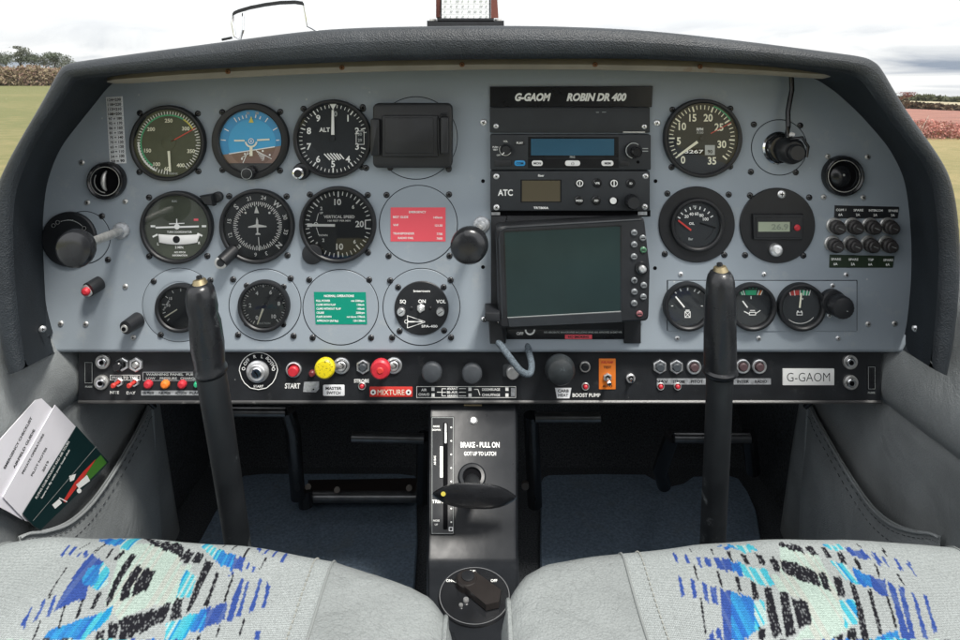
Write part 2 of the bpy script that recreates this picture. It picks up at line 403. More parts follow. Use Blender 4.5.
b.arc(x + .5, y + .2, 4.6, 6.3, 95, 265, 3.25); b.rect(x - 1, y + 6, x + 2, y + 15, 3.3)
b.use(INK); b.ring(x + .5, y, 2.2, 2.9, 3.3, 20); b.disc(x + .5, y, .9, 3.3, 12); b.build('aircraft_symbol', t)
b = MB(ref, YELLOW); b.poly([(x + .5, y - 25), (x + 3, y - 18.5), (x - 2, y - 18.5)], 3.0); b.build('bank_pointer', t)
b = MB(ref, BEZ); b.poly(clip(circ(x, y, 32.5), 0, 1, -flat), 3.4); b.build('lower_mask', t)
glass(t, ref, x, y, fr)
b = MB(ref, BLACK); b.lathe(x - .5, y + 31.5, [(6.4, 5), (6.4, 12), (5.6, 13.5), (4.2, 14)], 24, lobes=12, amp=.03)
b.use(DIM); b.ring(x - .5, y + 31.5, 5.0, 5.4, 14.05, 24); b.build('knob', t)

# altimeter
x, y = 332, 139
t, ref, fr = gauge('altimeter', 'altimeter marked ALT with its white needle pointing straight up', 'gauge', x, y, 39.5)
b = MB(ref, INK)
for i in range(50):
    a = i * 7.2
    if 85 < a < 105: continue
    b.tick(x, y, a, 29.5 if i % 5 == 0 else 31, 34.3, 1.3 if i % 5 == 0 else .7, 1.5)
for k in range(10):
    if k == 0: continue
    a = radians(k * 36); b.text(str(k), x + 25.5 * sin(a), y - 25.5 * cos(a), 6.3, 1.6, m=INK)
b.text('ALT', x - 8.5, y - 9, 4.2, 1.6); b.poly([(x - 3.5, y - 35), (x + 3.5, y - 35), (x, y - 29)], 1.8)
b.text('0', x + 2.5, y - 25, 5, 1.6, m=DIM)
for k in range(6):
    b.use(INK); q = x - 9 + k * 3.1; b.line(q, y + 14.5 - abs(k - 2.5) * -.3, q + 6 - (k > 3) * 1.5, y + 21.5 - (k > 3) * 1, 1.25, 1.6)
b.frame(x + 23, y - 8, x + 31.5, y + 6, .6, 1.6); b.text('30', x + 27, y - 4.5, 3, 1.7, m=DIM); b.text('29', x + 27, y + 1.5, 3, 1.7)
b.build('markings', t)
needle(t, ref, x, y, 0, 4, 29, 3.4, INK, hub=2.4, w1=2.2); glass(t, ref, x, y, fr)
b = MB(ref, BLACK); b.lathe(x - 31, y + 32.5, [(8.5, 0), (8.5, 5), (7.5, 6.5), (6, 7)], 26)
b.lathe(x - 31.5, y + 33, [(5.4, 7), (5.4, 15)], 26, cap=False); b.use(CHROME); b.lathe(x - 31.5, y + 33, [(5.6, 15), (5.6, 16.4), (3.9, 17), (3.9, 16)], 26, cap=False)
b.use(BLACK); b.disc(x - 31.5, y + 33, 4.2, 16.1, 24); b.build('knob', t)

# turn coordinator
x, y = 175.3, 228
t, ref, fr = gauge('turn_coordinator', 'olive turn coordinator with white aeroplane bar and curved slip tube', 'gauge', x, y, 36.5, OLIVE)
b = MB(ref, INK)
for q, w in ((-27, 0), (24.5, 0)): b.rect(x + q, y - 1.8, x + q + 4.6, y + .2, 1.6)
b.line(x - 25, y + 10, x - 20, y + 7.5, 1.8, 1.6); b.line(x + 20, y + 6.5, x + 25, y + 9, 1.8, 1.6)
b.text('TURN COORDINATOR', x + 2, y + 5.0, 1.8, 1.6, w=25); b.text('L', x - 19.5, y + 17, 2.6, 1.6); b.text('R', x + 22, y + 16, 2.6, 1.6)
b.text('2 MIN.', x + 2, y + 20.5, 2.2, 1.6); b.text('NO PITCH', x + 2.5, y + 25.5, 1.7, 1.6); b.text('INFORMATION', x + 2.5, y + 28.6, 1.7, 1.6, w=15)
b.text('ELEC', x - 3, y - 26, 1.7, 1.6, m=DIM); b.use(PINK); b.rect(x + 16.5, y - 8.5, x + 21, y - 6.2, 1.6)
b.build('markings', t)
b = MB(ref, INK); b.line(x - 21.5, y + .4, x + 22, y - .8, 1.8, 2.6); b.disc(x, y - .6, 2.8, 2.7, 20); b.line(x - 8, y - 3.4, x + 7.5, y - 4, .9, 2.65); b.line(x - .3, y - 8.5, x, y, 1.1, 2.75)
b.build('aeroplane_bar', t)
b = MB(ref, WHITEP)
top = [(x - 19 + i * 4.2, y + 7.2 + 1.0 * (1 - ((i - 5) / 5) ** 2)) for i in range(11)]
bot = [(x + 20 - i * 3.8, y + 15.5 + 2.2 * (1 - ((i - 5) / 5) ** 2)) for i in range(11)]
b.prism(top + bot, [(0, 1.4), (0, 2.2), (1, 2.8)]); b.use(DARK); b.disc(x - .5, y + 12.3, 3.6, 3.0, 24); b.build('slip_tube', t)
glass(t, ref, x, y, fr)

# heading indicator
x, y = 256, 227
t, ref, fr = gauge('heading_indicator', 'compass rose dial with white plane silhouette and letters N E S W', 'gauge', x, y, 37.5)
b = MB(ref, INK)
for i in range(72): b.tick(x, y, i * 5 - 8, 21.5 if i % 2 else 20, 24.5, .9, 1.5)
for s_, a in (('24', 12), ('W', 42), ('30', 72), ('33', 102), ('N', 132), ('3', 162), ('6', 184), ('E', 222), ('12', 252), ('15', 280), ('S', 312), ('21', 342)):
    r = 29; hgt = 5.4 if s_ in 'NESW' else 3.9
    b.text(s_, x + r * sin(radians(a)), y - r * cos(radians(a)), hgt, 1.6, rot=a, bold=.025 if s_ in 'NESW' else .012, m=INK)
b.poly([(x - 1.2, y - 20.5), (x + 1.6, y - 13), (x - 3.3, y - 13)], 2)
for a in (-42, 42): b.disc(x + 18 * sin(radians(a)), y - 18 * cos(radians(a)), 1.2, 2, 12)
b.line(x + 1, y + 11, x + 2, y + 25, .8, 2); b.build('compass_card', t)
b = MB(ref, INK)
b.poly([(x - .3, y - 9), (x + 1, y - 6), (x + 1.2, y - 2), (x + 9.5, y - .4), (x + 9.5, y + .8), (x + 1.2, y + 1.2), (x + 1, y + 6.3), (x + 3.4, y + 7.6), (x + 3.4, y + 8.6),
        (x - 1.6, y + 8.6), (x - 1.6, y + 7.6), (x - .2, y + 6.3), (x - .6, y + 1.2), (x - 9, y + 1.4), (x - 9, y + .2), (x - 1.2, y - 2), (x - 1.1, y - 6)], 3)
b.build('aeroplane_symbol', t); glass(t, ref, x, y, fr)
b = MB(ref, BLACK); b.tube([(x - 23, y + 24, 2), (x - 31.5, y + 33, 15)], .0066, 24)
b.use(DULLSTEEL); b.lathe(x - 31.5, y + 33, [(6.3, 15), (6.3, 16.5), (4.2, 17)], 26); b.use(BLACK); b.disc(x - 31.5, y + 33, 4.0, 17.1, 24); b.build('knob', t)

# vertical speed
x, y = 337.2, 225.3
t, ref, fr = gauge('vertical_speed_indicator', 'vertical speed dial with a thick white needle pointing left', 'gauge', x, y, 38.5)
b = MB(ref, INK)
for i in range(44):
    a = -90 + i * 8.18 
    if abs(((a + 90 + 180) % 360) - 180 - 180) < 8 or abs(a - 90) < 8: continue
    b.tick(x, y, a, 27.5 if i in (5, 11, 16, 28, 33, 39) else 29.3, 33.3, 1.4 if i in (5, 11, 16, 28, 33, 39) else .9, 1.5)
b.text('10', x - .5, y - 22.5, 6, 1.6); b.text('10', x + 1.5, y + 22.5, 6, 1.6); b.text('20', x + 21.5, y - .3, 6, 1.6)
b.text('6', x + 15, y - 17.5, 3.6, 1.6); b.text('6', x + 16.5, y + 17.5, 3.6, 1.6); b.text('2', x - 17, y - 16, 3.2, 1.6); b.text('2', x - 15, y + 16, 3.2, 1.6)
b.text('VERTICAL SPEED', x + 1, y - 7.6, 2.8, 1.6, w=31, bold=.02); b.text('100 FEET PER MIN', x + 1, y - 3.6, 1.6, 1.6, w=23)
b.text('UP', x - 17, y - 11.5, 2, 1.6); b.text('DOWN', x - 15, y + 11, 1.8, 1.6)
for q in (-4, 4): b.line(x + 27, y + q, x + 33, y + q * 1.1, 1.2, 1.6)
b.line(x + 27.3, y - 4, x + 27.3, y + 4, 1.2, 1.65)
b.line(x - 22, y - 3, x - 20, y - 11, .6, 1.6); b.line(x - 22, y + 3, x - 19.5, y + 11, .6, 1.6); b.ring(x - 22, y - .3, 1.4, 2.2, 3.4, 16)
b.build('markings', t)
b = MB(ref, INK); b.line(x - 31, y + .5, x - 3, y + .8, 2.6, 3.0); b.line(x - 31, y + .5, x - 26, y + .5, 3.4, 3.05); b.build('needle', t)
glass(t, ref, x, y, fr)
b = MB(ref, BLACK); b.lathe(x - 25.5, y + 29.5, [(10.5, 0), (10.5, 4), (9.5, 5.5), (7, 6)], 28); b.build('knob', t)

# rev counter
x, y = 703.5, 138.5
t, ref, fr = gauge('tachometer', 'large rev counter numbered 0 to 35, top right dial of the panel', 'gauge', x, y, 39.5)
b = MB(ref, LUME)
for i in range(36):
    a = 233 + i * 7.35
    b.tick(x, y, a, 27.5 if i % 5 == 0 else 29, 33.2, 1.5 if i % 5 == 0 else .9, 1.5)
for s_, a, r in (('0', 221, 29), ('5', 263, 23.5), ('10', 301, 23), ('15', 336, 22.5), ('20', 17, 21.5), ('25', 57, 20.5), ('30', 107, 21), ('35', 156, 25)):
    b.text(s_, x + r * sin(radians(a)), y - r * cos(radians(a)), 7.2, 1.6, cond=.9)
b.text('RPM', x - 2, y - 9, 2.6, 1.6, m=INK); b.text('X100', x - 2, y - 5.6, 2.2, 1.6, m=DIM)
b.use(GREEN); b.arc(x, y, 33.4, 34.8, 20, 58, 1.6); b.use(REDPAINT); b.tick(x, y, 62, 10, 33, .8, 1.7)
b.build('markings', t)
b = MB(ref, DARK); b.rect(x - 18, y + 10.5, x + 13.5, y + 16.5, 1.55); b.text('3267', x - 8, y + 13.5, 3.4, 1.8, w=19, m=INK); b.use(DIM); b.rect(x + 3, y + 7, x + 13, y + 17, 1.7)
b.text('90', x + 8, y + 13.5, 3.4, 1.9, m=DARK)
b.build('hour_counter', t)
needle(t, ref, x, y, 234, 6, 30, 2.8, LUME, hub=2.4, w1=2.2); glass(t, ref, x, y, fr)

# small gauge hidden by the stick
x, y = 178.5, 309
t, ref, fr = gauge('fuel_pressure_gauge', 'small black gauge partly hidden behind the left control stick', 'gauge', x, y, 24.5, scr=0, group='small round gauges')
b = MB(ref, INK)
for i in range(11): b.tick(x, y, 225 + i * 27, 16, 19, .8, 1.5)
b.text('15', x - 10, y - 9, 2.6, 1.6); b.text('10', x - 12, y - 2, 2.6, 1.6); b.text('FUEL PRESS', x - 14.5, y - 2, 1.6, 1.6, rot=-60); b.build('markings', t)
needle(t, ref, x - 2, y + 1, 238, 1, 16, 1.2, LUME, hub=0); glass(t, ref, x, y, fr)
b = MB(ref, PANEL); b.lathe(x - 2, y - 2, [(37, -.4), (37, .25), (36.5, .5), (24, .5)], 60, cap=False); b.use(DARK); b.ring(x - 2, y - 2, 36.8, 37.5, .12 - 0, 60); b.build('adapter_plate', t)
for q in ((151, 283), (208, 282), (158, 337)): screw(ref, q[0], q[1], t, d=.4)

def cover(t, ref, x, y, r, name='cover_plate'):
    b = MB(ref, PANEL); b.lathe(x, y, [(r, -.4), (r, .3), (r - .4, .6)], 64)
    b.use(DARK); b.ring(x, y, r + .02, r + .75, .15, 64); return b.build(name, t)
# suction gauge
x, y = 263, 307
t, ref, fr = gauge('suction_gauge', 'small black suction gauge numbered 0 to 10 in a round grey plate', 'gauge', x, y, 26, scr=19, group='small round gauges')
b = MB(ref, INK)
for i in range(41): b.tick(x, y, 212 + i * 7.2, 18.5 if i % 4 == 0 else 20, 22, .9 if i % 4 == 0 else .45, 1.5)
for s_, a in (('0', 212), ('2', 270), ('4', 328), ('6', 25), ('8', 83), ('10', 140)): b.text(s_, x + 14.5 * sin(radians(a)), y - 14.5 * cos(radians(a)), 3.8, 1.6, m=INK)
b.text('SUCTION', x, y + 18, 1.9, 1.6, m=DIM); b.build('markings', t)
needle(t, ref, x, y, 200, 3, 20, 2.2, LUME, hub=2.6, w1=1.2, tail=6); glass(t, ref, x, y, fr)
cover(t, ref, x, y, 36, 'adapter_plate')
for q in ((231, 281), (289, 280), (236, 337), (292, 338)): screw(ref, *q, t, d=.6)

# blank covers with placards
t, ref = thing('cover_plate', 'round grey blanking plate carrying the red EMERGENCY placard', 'panel cover', 418.3, 224.5, 1, group='round blanking plates')
cover(t, ref, 418.3, 224.5, 38.8, 'disc')
for q in ((386.5, 195), (449, 194.5), (388.5, 256), (449.5, 256)): screw(ref, *q, t)
b, fin = single('placard', 'red placard headed EMERGENCY with white radio numbers', 'placard', 418.3, 224.5, 1.5, group='printed placards')
b.use(PINK); b.rect(390.5, 207.5, 445.5, 241.5, 1.0)
for s_, q, yy in (('EMERGENCY', 'c', 212), ('BEST GLIDE', 'l', 217), ('145kmh', 'r', 217.5), ('VHF', 'l', 225), ('121.50', 'r', 225.5), ('TRANSPONDER', 'l', 233.5), ('7700', 'r', 234), ('RADIO FAIL', 'k', 238), ('7600', 'r', 238.5)):
    b.text(s_, {'c': 417.5, 'l': 393, 'r': 442.5, 'k': 398}[q], yy, 2.1, 1.3, al='l' if q == 'k' else q, m=INK, bold=.02)
fin()
t, ref = thing('cover_plate', 'round grey blanking plate carrying the green NORMAL OPERATIONS placard', 'panel cover', 340.5, 307.5, 1, group='round blanking plates')
cover(t, ref, 340.5, 307.5, 37.5, 'disc')
for q in ((309, 280), (369, 280), (312.5, 338), (371, 338)): screw(ref, *q, t)
b, fin = single('placard', 'green placard headed NORMAL OPERATIONS on round plate', 'placard', 340.5, 307.5, 1.5, group='printed placards')
b.use(GREENP); b.poly([(313.7, 292), (365.7, 292.3), (367, 324.5), (315.5, 324.5)], 1.0); b.text('NORMAL OPERATIONS', 339, 296, 2.3, 1.3, w=30, m=INK)
for i, (l, r) in enumerate((('FULL POWER', 'min 2200rpm'), ('CLIMB WITH FLAP', '130kmh'), ('CLIMB WITHOUT FLAP', '140kmh'), ('CRUISE', '2200rpm'), ('FLAPS DOWN', 'not above 170kmh'), ('APPROACH (full flap)', '120-130kmh'))):
    yy = 300.8 + i * 4.0; b.text(l, 316 + i * .15, yy, 1.95, 1.3, al='l', cond=.86); b.text(r, 364 + i * .2, yy, 1.95, 1.3, al='r', cond=.86)
fin()
# intercom
x, y = 421.5, 308.3
t, ref = thing('intercom_unit', 'round black intercom panel with SQ ON VOL knobs in grey plate', 'intercom', x, y, 2, group=None)
cover(t, ref, 421.3, 307.5, 38.3, 'adapter_plate')
b = MB(ref, BLACK); b.lathe(x, y, [(27, .5), (27, 1.8), (26.4, 2.3)], 56); b.build('face_plate', t)
b = MB(ref, INK); b.text('Intercom', x + .3, y - 17.5, 2.2, 2.6, w=16.5); b.text('SQ', x - 18.5, y - 7, 3.4, 2.6); b.text('ON', x + .5, y - 7.2, 3.4, 2.6); b.text('VOL', x + 19.5, y - 7, 3.4, 2.6)
b.line(x - 14.5, y + 7, x + 4, y + 13.3, .6, 2.6); b.line(x - 14, y + 19.5, x + 4, y + 13.3, .6, 2.6); b.line(x - 14, y + 7, x - 14, y + 19.5, .6, 2.62); b.line(x - 13, y + 13.2, x + 1, y + 13.2, 1.3, 2.6); b.ring(x - 15, y + 13, 1.5, 2.1, 2.65, 16)
b.text('SPA-400', x + 8, y + 17.7, 2.4, 2.6, w=16); b.build('markings', t)
for q in (-20, 19): b = MB(ref, STEEL); b.lathe(x + q, y + 2.7, [(4, 2), (4, 6), (3.4, 6.8)], 24); b.use(BLACK); b.line(x + q - 2, y + 4, x + q + 2, y + 1.5, .6, 6.85); b.build('knob', t)
b = MB(ref, STEEL); b.lathe(x - .5, y - .5, [(4.3, 2), (4.3, 3.4), (3.6, 4)], 6); b.lathe(x - .5, y - .3, [(1.7, 4), (1.5, 9), (1.9, 11), (1.2, 12)], 14); b.build('toggle', t)
for q in (-10, 9): screw(ref, x + q, y - .5, t, r=1.8, d=2)
for q in ((398, 287.5), (443.5, 287.5), (399.5, 331.5), (444, 331)): screw(ref, *q, t, d=.5)
for q in ((390, 281), (450.5, 280.5), (392, 338), (451, 338)): screw(ref, *q, t, d=.5)

# black holder with a cover
x, y = 411.5, 136
cov, refc = thing('cover_plate', 'round grey blanking plate mostly hidden behind the square black device holder', 'panel cover', 416, 138, 1, group='round blanking plates')
cover(cov, refc, 416, 138, 41, 'disc')
for q in ((362.5, 107), (366, 168), (448.5, 167.5)): screw(refc, *q, cov)
t, ref = thing('device_holder', 'rounded square black plastic device holder with side clips', 'device holder', x, y, 24)
b = MB(ref, BLACK); b.rbox(371, 103.5, 452, 169.5, 6, 1, 15, 3); b.build('body', t)
b = MB(ref, BLACK); b.rbox(381, 115.5, 438, 157.5, 1.5, 14, 18, 1.2); b.rbox(384, 118, 433, 154, 1.5, 18, 18.8, .6); b.build('lid', t)
b = MB(ref, BLACK); b.rbox(440.5, 117, 448.5, 154, 2, 14, 24, 1.5); b.tube([(439, 154, 20), (438, 120, 20), (441, 114, 20), (447, 114, 20)], .0009); b.build('clip', t)
b = MB(ref, BLACK); b.rbox(370, 119, 379, 156, 1.5, 4, 21, 1.5); b.build('clip', t)
b = MB(ref, BLACK); b.lathe(388, 170, [(3, 0), (3, 8), (2, 9)], 16); b.lathe(448, 171.5, [(3, 0), (3, 8), (2, 9)], 16); b.build('foot', t)

# conversion table strip
b, fin = single('placard', 'tall narrow white conversion table with rows of small numbers', 'placard', 115, 130, 1, group='printed placards')
b.use(LABELW); b.prism([(105.5, 97), (122, 96.2), (126, 163.3), (109.5, 164)], [(0, 0), (0, .4), (.2, .5)])
for i, s_ in enumerate(('124=230', '118=220', '113=210', '108=200', '97 = 180', '92 = 170', '86 = 160', '81 = 150', '75 = 140', '70 = 130', '65 = 120', '60 = 110', '54 = 100', '50 = 90')):
    b.text(s_, 114 + i * .29, 99.6 + i * 4.72, 2.6, .8, w=13.5, rot=-3, m=BLACK)
    if i: b.use(DIM); b.line(106 + i * .28, 97.6 + i * 4.72, 122 + i * .28, 96.8 + i * 4.72, .25, .75)
fin()

# eyeball vents
def vent(label, x, y, R, blade):
    t, ref = thing('air_vent', label, 'air vent', x, y, 8, group='round cabin air vents')
    b = MB(ref, BLACKG); b.lathe(x, y, [(R, 0), (R, 5), (R - 1, 7), (R - 2.2, 7.6), (R - 3.6, 6.5), (R - 5, 2)], 44, cap=False); b.build('housing', t)
    b = MB(ref, DARK); b.disc(x, y, R - 4.6, .9, 40); b.use(BLACKG); b.lathe(x, y, [(R - 4.6, 1.5), (R - 6, 3.0), (R - 6.6, 2.0)], 40, cap=False)
    b.use(DULLSTEEL); b.ring(x - .3, y, R - 5.0, R - 4.3, 5.8, 40); b.build('nozzle', t)
    b = MB(ref, BLACKG if not blade else DULLSTEEL)
    if blade:
        b.tube(smoothpts([(x, y - 10, 3), (x - 1.5, y - 6, 5), (x - 2, y, 6), (x - 1.5, y + 6, 5), (x, y + 10, 3)], 4), [.0006, .001, .0014, .0018, .002, .0022, .0024, .0025, .0025, .0025, .0024, .0022, .002, .0018, .0014, .001, .0006], 12)
        b.use(STEEL); b.arc(x, y, 11.3, 12.3, 185, 300, 4.0)
    else:
        b.lathe(x - 1, y + 1, [(11, 1.2), (8, 3.5), (2.5, 4.8)], 32); b.use(DULLSTEEL); b.disc(x, y - 1, 1.2, 5.0, 12)
    b.build('flap', t)
vent('round black air vent with visible pivot blade at the upper left of the panel', 104, 181.5, 19, True)
vent('round black open air vent at the right of the panel above the breakers', 845.5, 176.5, 20.5, False)

# black dial behind the left throttle knob
x, y = 69.5, 239
t, ref = thing('selector_dial', 'round black dial behind the left throttle knob', 'dial', x, y, 2)
cover(t, ref, 83, 238, 26, 'adapter_plate')
b = MB(ref, BLACK); b.lathe(x, y, [(27.3, .5), (27.3, 3), (26, 4)], 48)
b.use(DIM); b.arc(x, y, 19, 19.5, -50, 60, 4.1)
for a in (-45, -30, 55): b.use(BLACKG); b.lathe(x + 20 * sin(radians(a)), y - 20 * cos(radians(a)), [(3, 4), (2.4, 5)], 16); b.use(DULLSTEEL); b.ring(x + 20 * sin(radians(a)), y - 20 * cos(radians(a)), 1.6, 2.2, 5.1, 14)
b.text('- - - -', x + 2, y - 20, 2, 4.2, m=DIM); b.build('face_plate', t)
for q in ((101, 216.5), (107, 260)): screw(ref, *q, t)

def throttle(label, wall, knob, r, df, rodr=.0042):
    """push-pull throttle: wall px, knob px (at its depth df)"""
    t, ref = thing('throttle_lever', label, 'throttle', wall[0], wall[1], 0, group='black ball throttle knobs')
    s2 = (700 - df) / 700
    kx = 480 + (knob[0] - 480) * s2; ky = 80 + (knob[1] - 80) * s2
    b = MB(ref, LABELG); b.lathe(wall[0], wall[1], [(8.5, 0), (8.5, 1.5), (7.5, 3), (5, 4)], 32); b.lathe(wall[0], wall[1], [(5, 4), (5, 9), (4, 10)], 24); b.build('socket', t)
    b = MB(ref, DULLSTEEL); b.tube([(wall[0], wall[1], 2), (kx, ky, df - 12)], rodr); b.build('rod', t)
    b = MB(ref, BLACKG)
    # axis tilts along the rod
    ax = ((kx - wall[0]) / df, (ky - wall[1]) / df)
    rr = r * s2; prof = [(rr * .35, df - 22), (rr * .5, df - 20), (rr * .9, df - 14), (rr, df - 9), (rr * .98, df - 5), (rr * .86, df - 2), (rr * .6, df - .4), (rr * .3, df)]
    x0 = wall[0]; y0 = wall[1]; b.lathe(x0, y0, prof, 40, tilt=ax); b.build('knob', t)
throttle('black throttle knob on a long slanting steel rod at the left end of the panel', (121.5, 230.5), (72, 250), 20, 110)
throttle('black throttle knob in the middle of the panel left of the radio stack', (481.5, 224.5), (467.5, 248.5), 19, 60, .0035)

# warning lights / knobs left low
b, fin = single('indicator_lamp', 'small red capped lamp standing out of the lower left of the panel', 'lamp', 87, 290, 14, group='indicator lamps')
b.use(BLACK); b.tube([(92, 287, 0), (87, 290.5, 12)], .0072, 24); b.use(STEEL); b.lathe(86.5, 291, [(6.2, 11), (6.2, 13), (5, 13.6)], 24); b.use(RED); b.lathe(86, 291.5, [(4.4, 13), (4, 15.5), (2, 17)], 20); fin()
b, fin = single('rotary_control', 'small ribbed black knob at the lower left corner of the panel', 'knob', 125, 328, 18, group='black control knobs')
b.use(BLACK); b.tube([(129, 326, 0), (124.5, 328.5, 16)], [.0078, .0068], 26); b.use(DULLSTEEL); b.lathe(123.5, 329.3, [(4, 15.9), (3.4, 17)], 20); b.use(DARK); b.disc(123.2, 329.6, 2.2, 17.2, 16); fin()
b, fin = single('rotary_control', 'black wedge shaped knob between the turn coordinator and the artificial horizon', 'knob', 207, 199.5, 14, group='black control knobs')
b.use(BLACK); b.lathe(213, 199, [(5.5, 0), (5.5, 5), (4, 6)], 24); b.prism([(198, 196.5), (211, 194.5), (213, 206.5), (204, 205)], [(0, 4), (0, 11), (1.2, 13)]); fin()

# tach neighbours -------------------------------------------------
x, y = 780, 147.5
t, ref = thing('power_socket', 'chrome rimmed power socket in a round plate with black plug and hanging cable', 'socket', x, y, 2)
cover(t, ref, x, y, 27.5, 'adapter_plate')
b = MB(ref, CHROME); b.lathe(x - 1, y + .5, [(16.5, .5), (16.5, 2.5), (15, 4), (13.5, 3)], 40, cap=False); b.use(BLACKG); b.lathe(x - 1, y + .5, [(13.5, 1), (13.5, 9), (12, 10.5)], 36); b.build('rim', t)
b = MB(ref, BLACK); b.lathe(x + 3, y + 1, [(13, 8), (13.5, 14), (12.5, 19), (9.5, 22)], 36, lobes=8, amp=.02, tilt=(.12, .05)); b.lathe(x + 6.5, y + 3, [(8.5, 20), (8.5, 25), (7, 27)], 28); b.line(x + 3, y + 3, x + 10, y + 3, 1.4, 27.3)
b.use(BLACKG); b.tube([(x + 1, y - 10, 22), (x + 12, y - 12, 24), (x + 17, y - 3, 26), (x + 15, y + 7, 26)], .0016); b.use(STEEL); b.tube([(x - 12, y - 6, 6), (x - 14, y + 2, 7), (x - 8, y + 11, 8)], .0009); b.build('plug', t)
b = MB(ref, WHITEP); b.tube([(x + 1, y - 13, 14), (x + 6, y - 14.5, 15), (x + 8, y - 13.5, 15)], .0022); b.build('cable_tie', t)
b = MB(ref, BLACKG); b.tube([(x + 1, y - 12, 15), (x + 2.5, y - 22, 15), (x + 3, y - 36, 13), (x + 5.5, y - 48, 12), (x + 7.5, y - 58, 12), (x + 7, y - 72, 12)], .0024); b.build('cable', t)
for q in ((754.5, 124.5), (801, 125.5), (751.5, 172), (796.5, 172.5)): screw(ref, *q, t)

x, y = 698.3, 225.5
t, ref, fr = gauge('oil_pressure_gauge', 'oil pressure dial with red needle in a wide flat black ring', 'gauge', x, y, 27, DIAL, scr=22, group='small round gauges')
b = MB(ref, BEZ); b.lathe(x, y, [(38.3, 0), (38.3, 1.6), (37.6, 2.2), (26, 2.2)], 60, cap=False); b.build('mounting_ring', t)
b = MB(ref, INK)
for i in range(9): b.tick(x - 1, y + 2, -62 + i * 15, 17.5, 20.5, 1.1, 1.5)
for s_, a in (('20', -38), ('40', -15), ('60', 8), ('80', 30), ('100', 55)): b.text(s_, x - 2 + 13.5 * sin(radians(a)), y + 2 - 13 * cos(radians(a)), 3, 1.6, m=INK)
b.text('PSI', x - 2, y - 18, 2.4, 1.6, m=DIM); b.text('OIL', x - 5, y - 1, 2.4, 1.6, m=INK); b.text('Bar', x - 6, y + 14.5, 2.4, 1.6, m=DIM)
b.use(DARK); b.line(x + 3, y - 1.5, x + 19, y + 3.5, 1.8, 1.7); b.arc(x, y, 17, 17.5, 100, 150, 1.6); b.build('markings', t)
b = MB(ref, REDPAINT); b.line(x - 6, y + 5.5, x - 19, y - 4.5, 1.7, 3); b.build('needle', t); glass(t, ref, x, y, fr)
for q in ((669, 194.5), (731, 195.5), (666.5, 255.5), (726.5, 256.5)): screw(ref, *q, t)

x, y = 778.5, 226
t, ref = thing('digital_clock', 'round black plate with a small grey digital display and red button', 'digital display', x, y, 4)
b = MB(ref, BEZ); b.lathe(x, y, [(37.8, 0), (37.8, 1.6), (37.2, 2.2)], 60); b.build('face_plate', t)
b = MB(ref, BLACK); b.prism([(752.5, 214), (803, 214), (802, 239.5), (753.5, 239.5)], [(0, 2), (0, 5), (.6, 5.6)]); b.use(BLACKG); b.frame(755, 216.5, 801.5, 237.5, .8, 5.9); b.build('display_housing', t)
b = MB(ref, LCDL); b.rect(757.5, 221.5, 789, 231.2, 5.9); b.text('26.9', 779, 226.4, 5.4, 6.1, m=mat('lcd_digit', (.22, .26, .20), .5), w=17); b.use(BLACKG); b.rect(789, 221.5, 791, 231.2, 6); b.build('display', t)
b = MB(ref, RED); b.lathe(796.3, 227.2, [(3.2, 5.6), (3.2, 6.6), (2, 7.4)], 20); b.build('button', t)
b = MB(ref, STEEL); b.lathe(776, 250, [(6.6, 2), (6.6, 5), (5.6, 6.5), (4, 7)], 28); b.use(WHITEP); b.lathe(776, 250, [(2.8, 7), (2.4, 8.4)], 18); b.build('lock', t)
screw(ref, 782.5, 194.5, t, r=4.2, m=STEEL, d=2)
for q in ((751.5, 196), (811, 198), (746.5, 256), (805, 256.5)): screw(ref, *q, t)

# lower right sub-panel with three car-type gauges
t, ref = thing('gauge_mounting_plate', 'grey rectangular plate holding three small round gauges', 'plate', 762, 306, 1.2)
b = MB(ref, PANEL); b.rbox(668, 281, 857, 331.5, .6, -.4, 1.1, .5); b.use(DARK)
b.rect(667.2, 280.3, 857.8, 281, .12); b.rect(857.1, 281, 857.8, 331, .12); b.rect(667.2, 281, 667.9, 331, .12); b.build('plate', t)
for q in ((681, 274.5), (764.5, 274.5), (846.5, 275), (677.5, 338.5), (759, 338.5), (838.5, 338.5)): screw(ref, *q, t, r=2.6, m=STEEL)
def small(name, label, x, y, R, dress):
    t, ref, fr = gauge(name, label, 'gauge', x, y, R, scr=0, h=8, group='small round gauges')
    b = MB(ref, INK); dress(b, x, y); b.build('markings', t)
    return t, ref, fr
def d_fuel(b, x, y):
    for i, a in enumerate((-42, -22, 2, 26, 42)): b.line(x + 16 * sin(radians(a)) , y - 4 - 11 * cos(radians(a)), x + 19.5 * sin(radians(a)), y - 4 - 14 * cos(radians(a)), 1.3, 1.6)
    b.frame(x - 2.5, y + 6, x + 3.5, y + 12.5, .7, 1.6); b.line(x - 2, y + 6.5, x + 3, y + 12, .7, 1.7); b.line(x + 3, y + 6.5, x - 2, y + 12, .7, 1.75); b.rect(x - 1.5, y + 4.4, x + 2.5, y + 5.5, 1.6)
    for a in (-92, 92): b.tick(x, y, a, 14, 16, .8, 1.6)
x, y = 689, 307.5
t, ref, fr = small('fuel_gauge', 'small black fuel gauge with pump symbol, left of the right control stick', x, y, 24.5, d_fuel)
b = MB(ref, INK); b.line(x - 12, y - 9.5, x - 3, y + 1.5, 1.5, 3); b.build('needle', t); glass(t, ref, x, y, fr)
